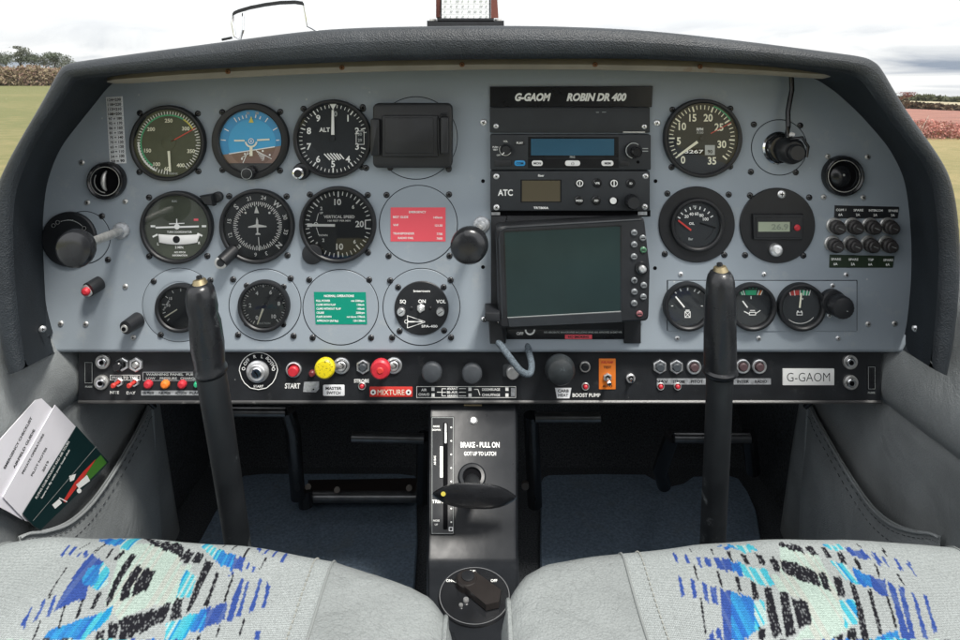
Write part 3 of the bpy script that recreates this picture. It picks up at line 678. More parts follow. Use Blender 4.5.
def d_oil(b, x, y):
    b.use(GREEN); b.poly([(x - 6, y - 16), (x + 6, y - 16), (x + 5, y - 11), (x - 5, y - 11)], 1.6); b.poly([(x - 12, y - 15.5), (x - 8, y - 16), (x - 7, y - 11), (x - 10, y - 11)], 1.6)
    b.use(INK)
    for q in (-8.5, -6.3, 6.5, 9.5): b.line(x + q, y - 11, x + q * 1.25, y - 16, 1, 1.7)
    b.use(ORANGE); b.line(x + 8, y - 11, x + 10.5, y - 16, 1.4, 1.65); b.use(GREEN)
    for q in (-6, -2.5, 1, 4.5): b.rect(x + q, y - 18.8, x + q + 2, y - 17.4, 1.6)
    b.use(INK); b.line(x, y - 10, x, y - 7, .8, 1.7); b.line(x - 7, y + 5.5, x - 2, y + 8, 1, 1.6); b.frame(x - 2, y + 6, x + 5, y + 9.5, .8, 1.6); b.line(x + 5, y + 7.5, x + 9.5, y + 4.5, .8, 1.6); b.line(x - 1, y + 4.6, x + 4, y + 4.6, .8, 1.6)
x, y = 753.5, 308
t, ref, fr = small('oil_temperature_gauge', 'small black gauge with a green band and oil can symbol, right of the control stick', x, y, 24, d_oil)
b = MB(ref, INK); b.line(x - 9, y - 5.5, x - 4, y + 1.2, 1.3, 3); b.build('needle', t); glass(t, ref, x, y, fr)
def d_volt(b, x, y):
    b.use(REDPAINT); b.poly([(x - 12, y - 15), (x - 1, y - 16), (x - 1, y - 11), (x - 10, y - 10.5)], 1.6); b.use(GREEN); b.poly([(x + 1.5, y - 16), (x + 10, y - 14.5), (x + 8, y - 10.5), (x + 1.5, y - 11)], 1.6)
    b.use(INK)
    for q in (-11, -6, 0, 4, 7.5, 10.5): b.line(x + q * .85, y - 10.5, x + q, y - 16, .9, 1.7)
    b.text('V', x + 2.5, y - 7, 2, 1.7); b.frame(x - 3.5, y + 6, x + 2.5, y + 9.5, .7, 1.6); b.rect(x - 3, y + 4.8, x - 1.5, y + 6, 1.6); b.rect(x + .7, y + 4.8, x + 2, y + 6, 1.6)
    b.arc(x, y, 17.5, 18, 130, 220, 1.6)
x, y = 803, 308
t, ref, fr = small('voltmeter', 'small black voltmeter with a red band beside a green band', x, y, 24, d_volt)
b = MB(ref, LUME); b.line(x - 1, y + 1.5, x + .7, y - 13.5, 1.8, 3, ); b.build('needle', t); glass(t, ref, x, y, fr)
x, y = 843, 308
t, ref = thing('rotary_control', 'fat black rotary knob on two screws right of the voltmeter', 'knob', x, y, 20, group='black control knobs')
b = MB(ref, BLACK); b.lathe(x - 2, y - 1, [(12.8, 0), (12.8, 7), (11.6, 8.5)], 36); b.lathe(x + 1, y + .5, [(11.5, 8), (11.5, 18), (10.3, 20), (8.5, 20.6)], 40, lobes=20, amp=.018); b.use(DIM); b.disc(x + 4, y + 3, .5, 20.8, 10); b.build('cap', t)
screw(ref, 842.5, 291.5, t, r=3, m=STEEL, d=0); screw(ref, 839, 322, t, r=3, m=STEEL, d=0)

# breakers
names = ('first', 'second', 'third', 'last')
for r_, (y0, xs) in enumerate(((228.5, (840.5, 858.5, 876.5, 894.5)), (246.8, (838.5, 857, 875, 893)))):
    for i, x in enumerate(xs):
        t, ref = thing('circuit_breaker', f'black screw-cap breaker, {names[i]} from the left in the {"upper" if r_ == 0 else "lower"} row', 'circuit breaker', x, y0, 10, group='eight screw-cap circuit breakers')
        b = MB(ref, DULLSTEEL); b.lathe(x - 1.5, y0 - 1, [(8.3, 0), (8.3, 1.6), (7.5, 2.4)], 28); b.build('collar', t)
        b = MB(ref, mat('breaker_cap', (.035, .032, .032), .5, var=.2, vscale=90, bump=.2, bscale=900)); b.lathe(x - .6, y0, [(7.2, 2), (7.2, 7), (5.6, 8), (5.6, 11.5), (4.6, 12.4)], 32, lobes=16, amp=.02)
        b.use(DIM); b.line(x - 3, y0 - 1, x + 2, y0 + 1, .35, 12.6); b.build('cap', t)
for lab, y0, xx, m, l1, l2 in (('upper breaker strip reading COM 1, SPARE, INTERCOM, SPARE', 212.4, 0, BLACK, ('COM 1', 'SPARE', 'INTERCOM', 'SPARE'), ('6A', '2A', '2A', '2A')),
                          ('lower breaker strip, dark green, reading SPARE, SPARE, TSP, SPARE', 261.7, -5, mat('green_black', (.02, .035, .018), .5), ('SPARE', 'SPARE', 'TSP', 'SPARE'), ('6A', '2A', '6A', '6A'))):
    b, fin = single('placard', lab, 'placard', 866, y0, 1, group='printed placards')
    b.use(m); b.prism([(835 + xx, y0 - 7), (899.5 + xx, y0 - 5.5), (898 + xx, y0 + 6), (834.5 + xx, y0 + 6)], [(0, 0), (0, .7), (.3, .9)])
    for i in range(4):
        b.text(l1[i], 841 + xx + i * 17.4, y0 - 2.6 + i * .3, 2.2, 1.1, m=INK, w=min(14, len(l1[i]) * 1.95)); b.text(l2[i], 840.5 + xx + i * 17.4, y0 + 2.2 + i * .2, 2.4, 1.1)
    fin()

# ------------------------------------------------------------------ radio stack
b, fin = single('name_plate', 'glossy black plate with the white italic registration G-GAOM above the radios', 'sign', 571, 97, 3)
b.use(BLACKG); b.prism([(490, 86.5), (653, 86), (652, 107), (490, 107)], [(0, 0), (0, 2.4), (.4, 2.9)])
b.text('G-GAOM', 533, 97, 7.2, 3.2, w=36, m=INK, bold=.05, shear=.28); b.text('ROBIN DR 400', 596.5, 97, 7.2, 3.2, w=60, bold=.05, shear=.28); fin()
t, ref = thing('blank_rack_panel', 'plain black rack panel under the lettered plate', 'rack panel', 570, 120, 5)
b = MB(ref, RACK); b.rbox(490, 107.5, 650, 132.5, .8, 0, 5, .7); b.use(DIM); b.rect(596, 112, 599, 112.5, 5.2); b.rect(602, 111.8, 606, 112.3, 5.2); b.use(DULLSTEEL); b.rect(623, 131.5, 645, 132.6, 5.2); b.build('plate', t)
screw(ref, 496, 126, t, r=2.8, m=STEEL, d=5); screw(ref, 644.3, 126.5, t, r=2.8, m=STEEL, d=5)
# radio
t, ref = thing('com_radio', 'aircraft radio with a wide blue display and knob at each end', 'radio', 570.5, 152, 8, group='avionics in the centre stack')
b = MB(ref, RACK); b.rbox(490.5, 134.5, 651, 170, 1.5, 0, 8, 1); b.build('body', t)
b = MB(ref, BLACKG); b.rect(528, 136.8, 618.5, 158, 8.2); b.build('display_window', t)
b = MB(ref, LCDB); b.rect(531, 138.7, 614, 155.3, 8.4); b.build('display', t)
b = MB(ref, BLACKG); b.rect(528, 158.4, 618.5, 168, 8.2); b.build('button_strip', t)
for q, w, m_, s_ in ((519.8, 11, BLUEP, 'COM'), (537.2, 11, WHITEP, 'MON'), (572.5, 15, WHITEP, '( )'), (607.3, 12, WHITEP, 'MEM')):
    b = MB(ref, m_); b.rbox(q - w / 2, 160.3, q + w / 2, 165.8, 2.4, 8, 9.6, .5); b.text(s_, q, 163, 2.2, 9.8, m=BLACK); b.build('button', t)
b = MB(ref, BLACK); b.rbox(515, 140.5, 524.5, 145, 1.2, 8, 9, .4); b.text('PLAY', 519.8, 142.7, 2, 9.2, m=INK); b.build('button', t)
b = MB(ref, BLACK); b.rbox(494.5, 160, 511, 166, .8, 8, 9, .4); b.build('button', t); b = MB(ref, BLACK); b.rbox(619.5, 161, 629, 166, 2, 8, 9, .4); b.build('button', t)
b = MB(ref, BLACK); b.lathe(505.5, 149.3, [(5.2, 8), (5.0, 15), (4.2, 16)], 28, lobes=14, amp=.03); b.use(INK); b.line(504, 151.5, 501.5, 154, .9, 16.2); b.build('knob', t)
b = MB(ref, BLACK); b.lathe(632.5, 150, [(8, 8), (8, 12), (7, 13)], 32); b.use(DIM); b.arc(632.5, 150, 7.1, 7.9, 190, 400, 13.05); b.use(BLACKG); b.lathe(634, 150.8, [(5, 13), (5, 22), (4, 23)], 28, lobes=14, amp=.03); b.build('knob', t)
b = MB(ref, INK); b.arc(505.5, 149.3, 5.8, 6.3, 120, 300, 8.3); b.text('PUSH', 495.3, 147, 1.6, 8.3); b.text('TEST', 495.3, 149.6, 1.6, 8.3); b.text('VOL', 505.5, 141.2, 1.6, 8.3); b.text('OFF', 498.5, 155, 1.5, 8.3)
b.text('PRG', 572.3, 156.9, 2.0, 8.6, m=DIM); b.rect(642.3, 148, 648, 148.8, 8.3); b.rect(642.3, 150.6, 648, 151.4, 8.3); b.use(DARK); b.disc(638, 162, 1.6, 8.3, 16); b.build('markings', t)
# transponder
t, ref = thing('transponder', 'black transponder lettered ATC with small brown display and eight round buttons', 'transponder', 570, 190.5, 8, group='avionics in the centre stack')
b = MB(ref, RACK); b.rbox(490.5, 171, 650, 211, 1.5, 0, 8, 1); b.build('body', t)
b = MB(ref, LCDG); b.rect(522, 180.5, 560, 201.3, 8.4); b.use(BLACKG); b.frame(520.5, 179.5, 561.5, 202.3, 1.2, 8.3); b.build('display', t)
b = MB(ref, INK); b.text('ATC', 505.3, 192.5, 6, 8.3, w=15, bold=.03); b.text('filser', 541, 175.4, 2.2, 8.3); b.text('TRT800A', 541, 207.8, 2.2, 8.3, w=15); b.build('markings', t)
for i, (bx, by) in enumerate(((579.5, 183), (597, 182.8), (613.7, 183), (630.5, 183), (579, 200.2), (596, 200.2), (613.3, 200.3))):
    b = MB(ref, BLACKG); b.lathe(bx, by, [(4.5, 8), (4.5, 9.4), (3.6, 10)], 26); b.use(INK)
    if i == 0: b.ring(bx, by, 2.5, 3.5, 10.2, 20); b.rect(bx - .5, by - 2, bx + .5, by + 2, 10.3)
    elif i == 2: b.ring(bx, by, 2.7, 3.6, 10.2, 20); b.rect(bx - .6, by - 3, bx + .6, by + 3, 10.25)
    elif i == 6: b.disc(bx - .4, by, 3.3, 10.2, 20)
    else: b.text({1: 'VFR', 3: 'ID', 4: 'MOD', 5: 'FID'}[i], bx, by, 2, 10.2)
    b.build('button', t)
b = MB(ref, BLACK); b.lathe(631.5, 201, [(7, 8), (6.8, 18), (5.8, 19.5)], 40, lobes=14, amp=.05); b.build('knob', t)
for q in ((496.3, 176.3), (645.5, 176), (496.5, 207.3), (644.7, 206.7)): screw(ref, *q, t, r=3.1, m=STEEL, d=8)
# cavity and mounting plate, behind the gps
b, fin = single('mounting_bracket', 'black mounting plate with light corner tabs behind the large screen', 'bracket', 571, 278, 3)
b.use(DARK); b.rect(491, 210.5, 651, 217, .6); b.use(BLACK); b.rbox(491, 216, 506, 343.5, .6, 0, 3, .5); b.rbox(624, 300, 641, 343.5, .6, 0, 3, .5); b.rbox(506.5, 216, 640, 330, .6, 0, 2.2, .5)
b.use(LABELG); b.rect(491.5, 212, 500, 215, 3.2); b.rect(638, 211.5, 647, 215, 3.2); fin()
b, fin = single('placard', 'dark placard with a NO SMOKING line and OFF marking below the large screen', 'placard', 565, 333, 2, group='printed placards')
b.use(BLACKG); b.rbox(506.5, 320, 624, 339.5, .5, 0, 1.6, .3)
b.text('OFF', 520, 333.5, 2.8, 2.0, m=INK); b.ring(530, 330, 3.5, 5.2, 2.0, 24); b.text('THIS AIRCRAFT MUST BE OPERATED IN ACCORDANCE WITH THE FLIGHT MANUAL', 583, 328, 1.7, 2, w=84, m=DIM)
b.text('NO AEROBATIC MANOEUVRES INCLUDING SPINS ARE APPROVED IN DAY VFR', 583, 332.3, 1.7, 2, w=78); b.use(PINK); b.rect(565, 334.7, 592, 339, 1.9); b.text('NO SMOKING', 578.5, 336.9, 2.3, 2.1, m=BLACK); fin()
# gps
def quadr(pts, rad, n=5):
    out = []
    m = len(pts)
    for i in range(m):
        p0, p, p1 = Vector(pts[i - 1]), Vector(pts[i]), Vector(pts[(i + 1) % m])
        a = p + (p0 - p).normalized() * rad; c = p + (p1 - p).normalized() * rad
        for k in range(n + 1):
            u = k / n; q = a * (1 - u) ** 2 + p * 2 * u * (1 - u) + c * u * u; out.append((q.x, q.y))
    return out
t, ref = thing('gps_unit', 'large black navigation screen with a column of round buttons on its right', 'navigation screen', 573, 274, 26)
b = MB(ref, BLACK); b.prism(quadr([(495.5, 226), (645, 217.5), (651, 270), (649.5, 322), (498.5, 329.3)], 6), [(2.5, 3), (0, 8), (0, 21), (1, 24.5), (3, 26)]); b.build('body', t)
b = MB(ref, RACK); b.tube([(502, 318, 25.4), (499, 240, 25.4), (500, 231, 25.4), (507, 227.5, 25.4), (642, 219.6, 25.4)], .0011); b.prism([(507.5, 317.5), (621, 311.3), (622, 322), (509, 327)], [(0, 25), (0, 26.6), (.5, 27)])
b.build('bezel', t)
b = MB(ref, SCREEN); b.poly([(504.5, 232), (620.3, 226), (620.6, 310.7), (507.3, 317)], 26.3); b.use(BLACKG); b.line(504, 231.6, 620.6, 225.5, 1.2, 26.5); b.line(620.8, 225.5, 621, 311, 1.4, 26.5); b.line(504, 231.6, 507, 317.3, 1.0, 26.5)
b.use(DIM); b.line(507.3, 317.2, 620.6, 310.9, .5, 26.7); b.build('screen', t)
for i, (bx, by) in enumerate(((634, 232.5), (642.7, 237.8), (634, 244.3), (643.2, 249.6), (633.8, 256.4), (634.2, 280.2), (643.6, 285), (634.2, 291.6), (643.2, 296.6), (634, 303), (639.4, 313.5))):
    m_ = {3: mat('green_btn', (.06, .16, .09), .4), 10: mat('red_btn', (.24, .09, .10), .4)}.get(i, mat('grey_button', (.20, .215, .225), .45, metal=.3))
    b = MB(ref, m_); b.lathe(bx, by, [(3.2, 26), (3.2, 27.2), (2.2, 27.9)], 24); b.use(BLACK)
    b.rect(bx - 2.0, by - .5, bx + 2.0, by + .5, 28.05)
    if i in (5,): b.rect(bx - .5, by - 2.1, bx + .5, by + 2.1, 28.1)
    b.build('button', t)
b = MB(ref, BLACKG); b.lathe(641.4, 268, [(7, 26), (6.2, 28), (4.5, 28.2)], 30); b.use(STEEL); b.lathe(641.6, 268, [(3.6, 28), (3.8, 31), (2.6, 32.5), (1.2, 32.8)], 24); b.build('joystick', t)
screw(ref, 649, 321.5, t, r=3.2, m=CHROME, d=6)
# corner clamp + flexible hose
t, ref = thing('cable_clamp', 'black plastic clamp at the lower left corner of the large screen', 'clamp', 494, 325, 12)
b = MB(ref, BLACK); b.rbox(485, 306.5, 499.5, 315.5, 1.2, 2, 30, 1); b.prism([(488, 314), (500, 314), (502, 320), (504.5, 343), (490, 343)], [(0, 1), (0, 14), (1, 16)]); b.build('body', t)
screw(ref, 484, 321.5, t, r=3.2, m=CHROME, d=6); screw(ref, 499, 320.5, t, r=1.8, m=CHROME, d=16)
b, fin = single('cable_sleeve', 'grey braided cable looping down from the screen clamp', 'cable', 510, 360, 18)
b.use(mat('braid', (.11, .14, .165), .6, var=.5, vscale=700, bump=1, bscale=2000))
pts = [(495, 340, 8), (500, 345, 16), (509, 355, 22), (518, 366, 24), (525, 371.5, 23), (530, 372, 20), (532, 367, 12), (530, 358, 2), (528, 350, -4)]
b.tube(smoothpts(pts), .0033, 16); fin()
# ------------------------------------------------------------------ panel plate
root = empty('instrument_panel', (0, .70, H - .12), 'blue grey painted metal instrument panel holding the dials and radios', 'instrument panel')
def wv(pts): return pts
def inst(name, parent, b, **k):
    o = b.build(name, parent, **k); o.location = -Vector(parent.location); return o
b = MB(None, PANEL)
out = [(56, 349), (46, 341), (42, 325), (36, 250), (36, 200), (44, 160), (62, 130), (85, 106), (112, 80), (150, 64), (480, 56), (800, 64), (838, 84), (868, 108), (893, 145), (910, 180), (916, 240), (914, 325), (911, 341), (903, 349)]
fr_ = [b.v((x - 480) / 1000, .70, H + (80 - y) / 1000) for x, y in out]
b.face(fr_[::-1])
# rolled lower lip
lip = []
for x in (56, 130, 300, 480, 660, 830, 903):
    row = []
    for k in range(6):
        a = k * 18; row.append(b.v((x - 480) / 1000, .70 + .006 * (1 - cos(radians(a))), H + (80 - 349 - 5 * sin(radians(a))) / 1000))
    row.append(b.v((x - 480) / 1000, .718, H + (80 - 354) / 1000)); lip.append(row)
for r0, r1 in zip(lip, lip[1:]):
    for k in range(6): b.face((r0[k], r1[k], r1[k + 1], r0[k + 1]))
inst('panel_plate', root, b)
ref0 = (480, 80, 1.0)
def panel_screw(x, y, r=2.8, m=DULLSTEEL, name='screw'):
    o = screw(ref0, x, y, None, r=r, m=m, name=name); o.parent = root; o.location = Vector((0, .70, H)) - root.location
for q in ((82, 162.5), (87.5, 202.5), (125.5, 201.5), (125.5, 286.5), (61, 323.5), (86, 324), (133.5, 337.5), (827.5, 156.5), (867.5, 157), (823.5, 197), (863, 197.5), (868, 324), (894.5, 323.5)): panel_screw(*q)
for q in ((483.5, 122.5), (657, 123)): panel_screw(*q, r=3.6, m=STEEL)
for q in ((483, 181), (655.5, 181), (483, 267), (655, 268)): 
    b = MB(ref0, DARK); b.lathe(q[0], q[1], [(1.9, .1), (1.9, .25)], 14); o = b.build('screw_hole', root); o.location = Vector((0, .70, H)) - root.location
for q in ((96, 154), (161, 154), (148, 170)): pass

# ------------------------------------------------------------------ glareshield hood
hood = empty('glareshield', (0, .70, H + .03), 'dark padded leatherette hood arching over the instrument panel', 'glareshield')
Bp = [(14, 369), (7, 345), (2, 310), (-2, 283), (-4, 240), (-2, 205), (3, 180), (22, 145), (36, 121), (50, 97), (63, 71), (67, 65.5), (73, 62), (90, 59.5), (150, 51), (240, 39), (290, 32), (330, 28), (380, 26), (440, 25), (520, 24.5), (580, 26), (640, 29), (690, 34), (760, 42.5), (820, 50.5), (855, 55), (865, 57.5), (873, 62), (879, 70), (898, 105), (915, 128), (932, 152), (944, 172), (950, 197), (953, 220), (955, 250), (954, 285), (949, 334), (941, 371)]
Cp = [(27, 367), (22, 345), (18, 310), (15, 283), (13, 240), (13, 211), (17, 182), (37, 140), (49, 122), (61, 104), (74, 84), (77, 80.5), (81, 78.5), (100, 76.5), (152, 72), (240, 67), (290, 64.5), (330, 62.5), (380, 60.5), (440, 59.5), (520, 59), (580, 58.5), (640, 58.5), (690, 60.5), (760, 64.5), (815, 68.5), (842, 72), (852, 75), (860, 79.5), (866, 86), (889, 119), (905, 140), (922, 161), (931, 180), (935, 200), (937, 220), (939, 250), (938, 285), (935, 325), (930, 367)]
Dp = [(56, 352), (50, 340), (46, 310), (44.5, 283), (42.5, 240), (43, 211), (47, 178), (60, 148), (69, 136), (80, 122), (97, 101), (103, 93), (110, 85), (122, 76), (155, 68), (240, 63), (290, 61), (330, 60), (380, 59), (440, 58), (520, 58), (580, 58), (640, 59), (690, 61), (760, 66), (812, 76), (824, 84), (836, 92), (847, 102), (860, 114), (884, 141), (892, 153), (900, 168), (905, 182), (908, 200), (910, 220), (912, 250), (911, 285), (908, 315), (903, 350)]
n = len(Bp); assert len(Cp) == n and len(Dp) == n
def W(px, py, D): return P(px, py, D)
rows = []
DL = .60
for (bx, by), (cx, cy), (dx, dy) in zip(Bp, Cp, Dp):
    B_ = W(bx, by, DL + .012); C_ = W(cx, cy, DL + .004); Dd = W(dx, dy, .6995)
    m1 = B_.lerp(C_, .08); m1.y = DL + .001; m2 = B_.lerp(C_, .45); m2.y = DL - .005; m3 = B_.lerp(C_, .91); m3.y = DL - .002
    back = B_.copy(); back.y = 1.02; back.z = min(back.z, H + .02) if back.z > H + .02 else back.z; mid = B_.copy(); mid.y = .72; mid.z = max(B_.z, Dd.z + .012)
    if abs(Dd.x) * 1.035 > abs(B_.x): mid.x = Dd.x * 1.035; back.x = mid.x
    b1 = B_.copy(); b1.y = DL + .022
    rows.append(([back, mid, b1, B_.lerp(m1, .4), m1, m2, m3, C_], [C_, C_.lerp(Dd, .05), C_.lerp(Dd, .5), Dd]))
def sweep(rows, name, m, parent, org, sub=2):
    b = MB(None, m); k = len(rows[0]); ids = [[b.v(*(p - org)) for p in r] for r in rows]
    for r0, r1 in zip(ids, ids[1:]):
        for i in range(k - 1): b.face((r0[i], r0[i + 1], r1[i + 1], r1[i]))
    o = b.build(name, parent, recalc=False)
    md = o.modifiers.new('s', 'SUBSURF'); md.levels = sub; md.render_levels = sub
    o.data.polygons.foreach_set('use_smooth', [True] * len(o.data.polygons)); return o
sweep([r[0] for r in rows], 'hood_padding', HOOD, hood, hood.location)
sweep([r[1] for r in rows], 'hood_lining', HOODIN, hood, hood.location)
# end faces of the arms
for idx in (0, n - 1):
    b = MB(None, HOOD); pts = rows[idx][0][1:] + rows[idx][1][1:]
    b.face([b.v(*(p - hood.location)) for p in pts]); b.build('end_cap', hood, smooth=False)
# cream trim strip along the top
b = MB(None, CREAM); trow = []
for x, yt, yb in ((107, 80.5, 81.8), (114, 76, 83), (130, 73.5, 83), (180, 69, 80), (240, 65, 77), (300, 62.5, 74), (380, 60.5, 71.2), (480, 59.5, 69.2), (580, 59.5, 69.2), (690, 61.5, 71.5), (760, 66, 74.5), (800, 68.5, 77), (822, 70, 78.3), (832, 73, 76)):
    trow.append([W(x, yt - 3, .645) - hood.location, W(x, yt, .64) - hood.location, W(x, (yt + yb) / 2, .637) - hood.location, W(x, yb, .64) - hood.location, W(x, yb + .5, .648) - hood.location, W(x, yb - 1, .66) - hood.location])
ids = [[b.v(*p) for p in r] for r in trow]
for r0, r1 in zip(ids, ids[1:]):
    for i in range(5): b.face((r0[i], r1[i], r1[i + 1], r0[i + 1]))
b.build('trim_strip', hood, recalc=False, ang=50)
for px, py in ((228, 71.5), (342, 67.5), (462, 64.5), (595, 64.5), (700, 66.5)):
    o = screw((px, py, .915), px, py, hood, r=2.6, m=mat('rusty_screw', (.22, .10, .045), .6, metal=.3)); o.location = W(px, py, .6375) - hood.location
for px, py in ((42.5, 329), (915.5, 328.5)):
    o = screw((px, py, .93), px, py, hood, r=3.4, m=STEEL); o.location = W(px, py, .662) - hood.location; o.rotation_euler = (0, 0, radians(40 if px < 100 else -40))

# ------------------------------------------------------------------ black switch panel under the main panel
D2 = 712
b, fin = single('switch_panel', 'long narrow worn black switch panel below the grey instrument panel', 'switch panel', 480, 376, 0, D0=D2)
b.use(STRIP); b.rect(78.5, 345, 881, 401, 0)
b.use(mat('strip_edge', (.05, .05, .05), .35, bump=.2, bscale=500, wear=(.20, .20, .19), wscale=90, wamt=.6))
b.v(78.5, 401, 0); 
i0 = [b.v(x, 400.2, .3) for x in (78.5, 881)]; i1 = [b.v(x, 401.6, 1.8) for x in (78.5, 881)]; i2 = [b.v(x, 403.2, 1.5) for x in (78.5, 881)]; i3 = [b.v(x, 403.5, -14) for x in (78.5, 881)]
for u, v_ in ((i0, i1), (i1, i2), (i2, i3)): b.face((u[0], u[1], v_[1], v_[0]))
fin(recalc=False)
G_SW = 'switches and buttons on the black lower panel'
def nut(b, x, y, r, m=STEEL, d=0, h=2.2, hexa=False, inner=.62):
    b.use(m); b.lathe(x, y, [(r, d), (r, d + h), (r * .88, d + h + .5), (r * inner, d + h + .3), (r * inner * .95, d)], 6 if hexa else 28, cap=False)
    b.use(DARK); b.disc(x, y, r * inner, d + .3, 24)
for lab, x, y in (('upper headset jack at the left end of the black switch panel', 101.5, 362.7), ('lower headset jack at the left end of the black switch panel', 100, 383.5),
                  ('upper headset jack at the right end of the black switch panel', 851.5, 363), ('lower headset jack at the right end of the black switch panel', 852, 383.5)):
    t, ref = thing('headset_jack', lab, 'jack socket', x, y, 4, D0=D2, group='headset jacks')
    b = MB(ref); nut(b, x, y, 7.2, DULLSTEEL, 0, 2.5, inner=.66); b.build('collar', t)
    b = MB(ref); nut(b, x, y, 4.4, CHROME, 1, 3, inner=.55); b.build('socket', t)
def sw(name, label, cat, x, y, df=8, group=G_SW): return thing(name, label, cat, x, y, df, D0=D2, group=group)
t, ref = sw('push_switch', 'black capped round switch in a steel nut near the left headset jacks', 'switch', 117.5, 367); b = MB(ref); nut(b, 119, 367, 7, STEEL, hexa=True); b.build('nut', t)
b = MB(ref, BLACKG); b.lathe(117, 367, [(4.8, 1), (4.6, 8), (3.6, 9)], 24); b.build('cap', t)
t, ref = sw('push_switch', 'open steel hexagon nut switch right of the black capped one', 'switch', 132.7, 367.3); b = MB(ref); nut(b, 132.7, 367.3, 7.5, STEEL, hexa=True); b.build('nut', t); b = MB(ref, DULLSTEEL); b.lathe(132.7, 367.3, [(3.6, 0), (3.4, 3), (2.4, 4)], 20); b.build('cap', t)
for lab, x, y in (('small red toggle at the far left of the black panel', 115.3, 385), ('second small red toggle, left of the row of coloured lamps', 131.3, 385)):
    t, ref = sw('toggle_switch', lab, 'switch', x, y); b = MB(ref); nut(b, x, y, 4.6, STEEL, hexa=True); b.build('nut', t); b = MB(ref, REDPAINT); b.lathe(x, y, [(1.8, 1), (2.0, 7), (2.6, 10), (1.8, 11)], 16, tilt=(-.12, 0)); b.build('lever', t)
b, fin = single('placard', 'white outlined PRESS TO TEST strip above the two small red toggles', 'placard', 125, 377.5, .6, D0=D2, group='printed placards')
b.use(INK); b.frame(110, 375, 140, 380.5, .5, .4); b.text('PRESS TO TEST', 125, 377.8, 2.6, .5, w=26); fin()
b, fin = single('placard', 'white text strips under the small red toggles and coloured lamps', 'placard', 155, 393, .6, D0=D2, group='printed placards')
b.text('NITE', 114.5, 392.5, 2.8, .5, m=INK, w=9); b.text('DAY', 131, 393, 2.8, .5, w=9)
b.use(LABELG); b.rect(141, 390.7, 201, 395.5, .3)
for s_, x in (('OIL PRESS', 148), ('FUEL PRESS', 164.5), ('ALT LOW', 181), ('FLAPS', 195.5)): b.text(s_, x, 393, 2.2, .5, w=11.5, m=BLACK)
fin()
b, fin = single('placard', 'grey printed strip above the four coloured lamps', 'placard', 171, 376.5, .6, D0=D2, group='printed placards')
b.use(LABELG); b.frame(142.5, 372, 200, 381, .6, .4); b.text('WARNING PANEL  FUEL', 171, 374.5, 2.3, .5, w=50, m=DIM); b.text('LOW    PRESSURE   CHARGE', 171, 378.5, 2.3, .5, w=50); fin()
for lab, x, m_ in (('red warning lamp, leftmost of the row of four lamps', 147, RED), ('orange warning lamp in the row of four', 164, ORANGE), ('red warning lamp between the orange and green ones', 181, RED), ('green lamp at the right end of the row of four', 195.8, GREEN)):
    b, fin = single('warning_lamp', lab, 'lamp', x, 385.5, 4, D0=D2, group='coloured warning lamps'); b.use(m_); r = 4.4 if m_ != GREEN else 3.0
    b.lathe(x, 385.5, [(r, 0), (r, 2), (r * .85, 3.6), (r * .5, 4.6)], 24); fin()
for lab, x0, y0, x1, y1 in (('small outlined plate left of the headset jacks', 84, 361.5, 93, 384), ('small outlined plate at the right end of the black panel', 867.5, 366, 876, 390)):
    b, fin = single('fuse_plate', lab, 'plate', (x0 + x1) / 2, (y0 + y1) / 2, .8, D0=D2); b.use(BLACKG); b.rbox(x0, y0, x1, y1, .6, 0, .6, .2); b.use(DIM); b.frame(x0 + .8, y0 + .8, x1 - .8, y1 - .8, .35, .8); b.text('FUSES', (x0 + x1) / 2, y1 + 3, 1.6, .3, w=7); fin()
# ignition
x, y = 256, 374.5
t, ref = sw('ignition_switch', 'chrome key switch in a black shield lettered OFF R L BOTH START', 'switch', x, y, 9, None)
b = MB(ref, BLACKG); sh = [(x + 19.5 * sin(radians(a)), y - 19.5 * cos(radians(a)) + .5) for a in range(-85, 86, 10)] + [(x + 17, y + 7), (x + 14, y + 12), (x + 8, y + 17), (x, y + 18.5), (x - 8, y + 17), (x - 14, y + 12), (x - 17, y + 7)]
b.prism(sh, [(0, 0), (0, .8), (.3, 1)]); b.use(INK)
for p, q in zip(sh, sh[1:] + sh[:1]): b.line(*p, *q, .8, 1.2)
for s_, a in (('O', -80), ('OFF', -52), ('R', -14), ('L', 14), ('BOTH', 52), ('O', 82)): b.text(s_, x + 15.3 * sin(radians(a)), y - 15.3 * cos(radians(a)), 3.2, 1.2, rot=a if abs(a) < 75 else 0, m=INK)
b.text('START', x, y + 15.2, 2.4, 1.2, w=10); b.build('shield', t)
b = MB(ref, STEEL); b.lathe(x - .8, y + .3, [(11.5, 1), (11.2, 2), (9, 3), (8.6, 4.6), (7.4, 5.4), (6.2, 5)], 36); b.use(CHROME); b.lathe(x - .8, y + .3, [(5.4, 4.9), (5.2, 6), (4.6, 6.4)], 28); b.use(DARK); b.line(x - 2.3, y - 2, x + 1, y + 3, 1.5, 6.6); b.build('key_barrel', t)
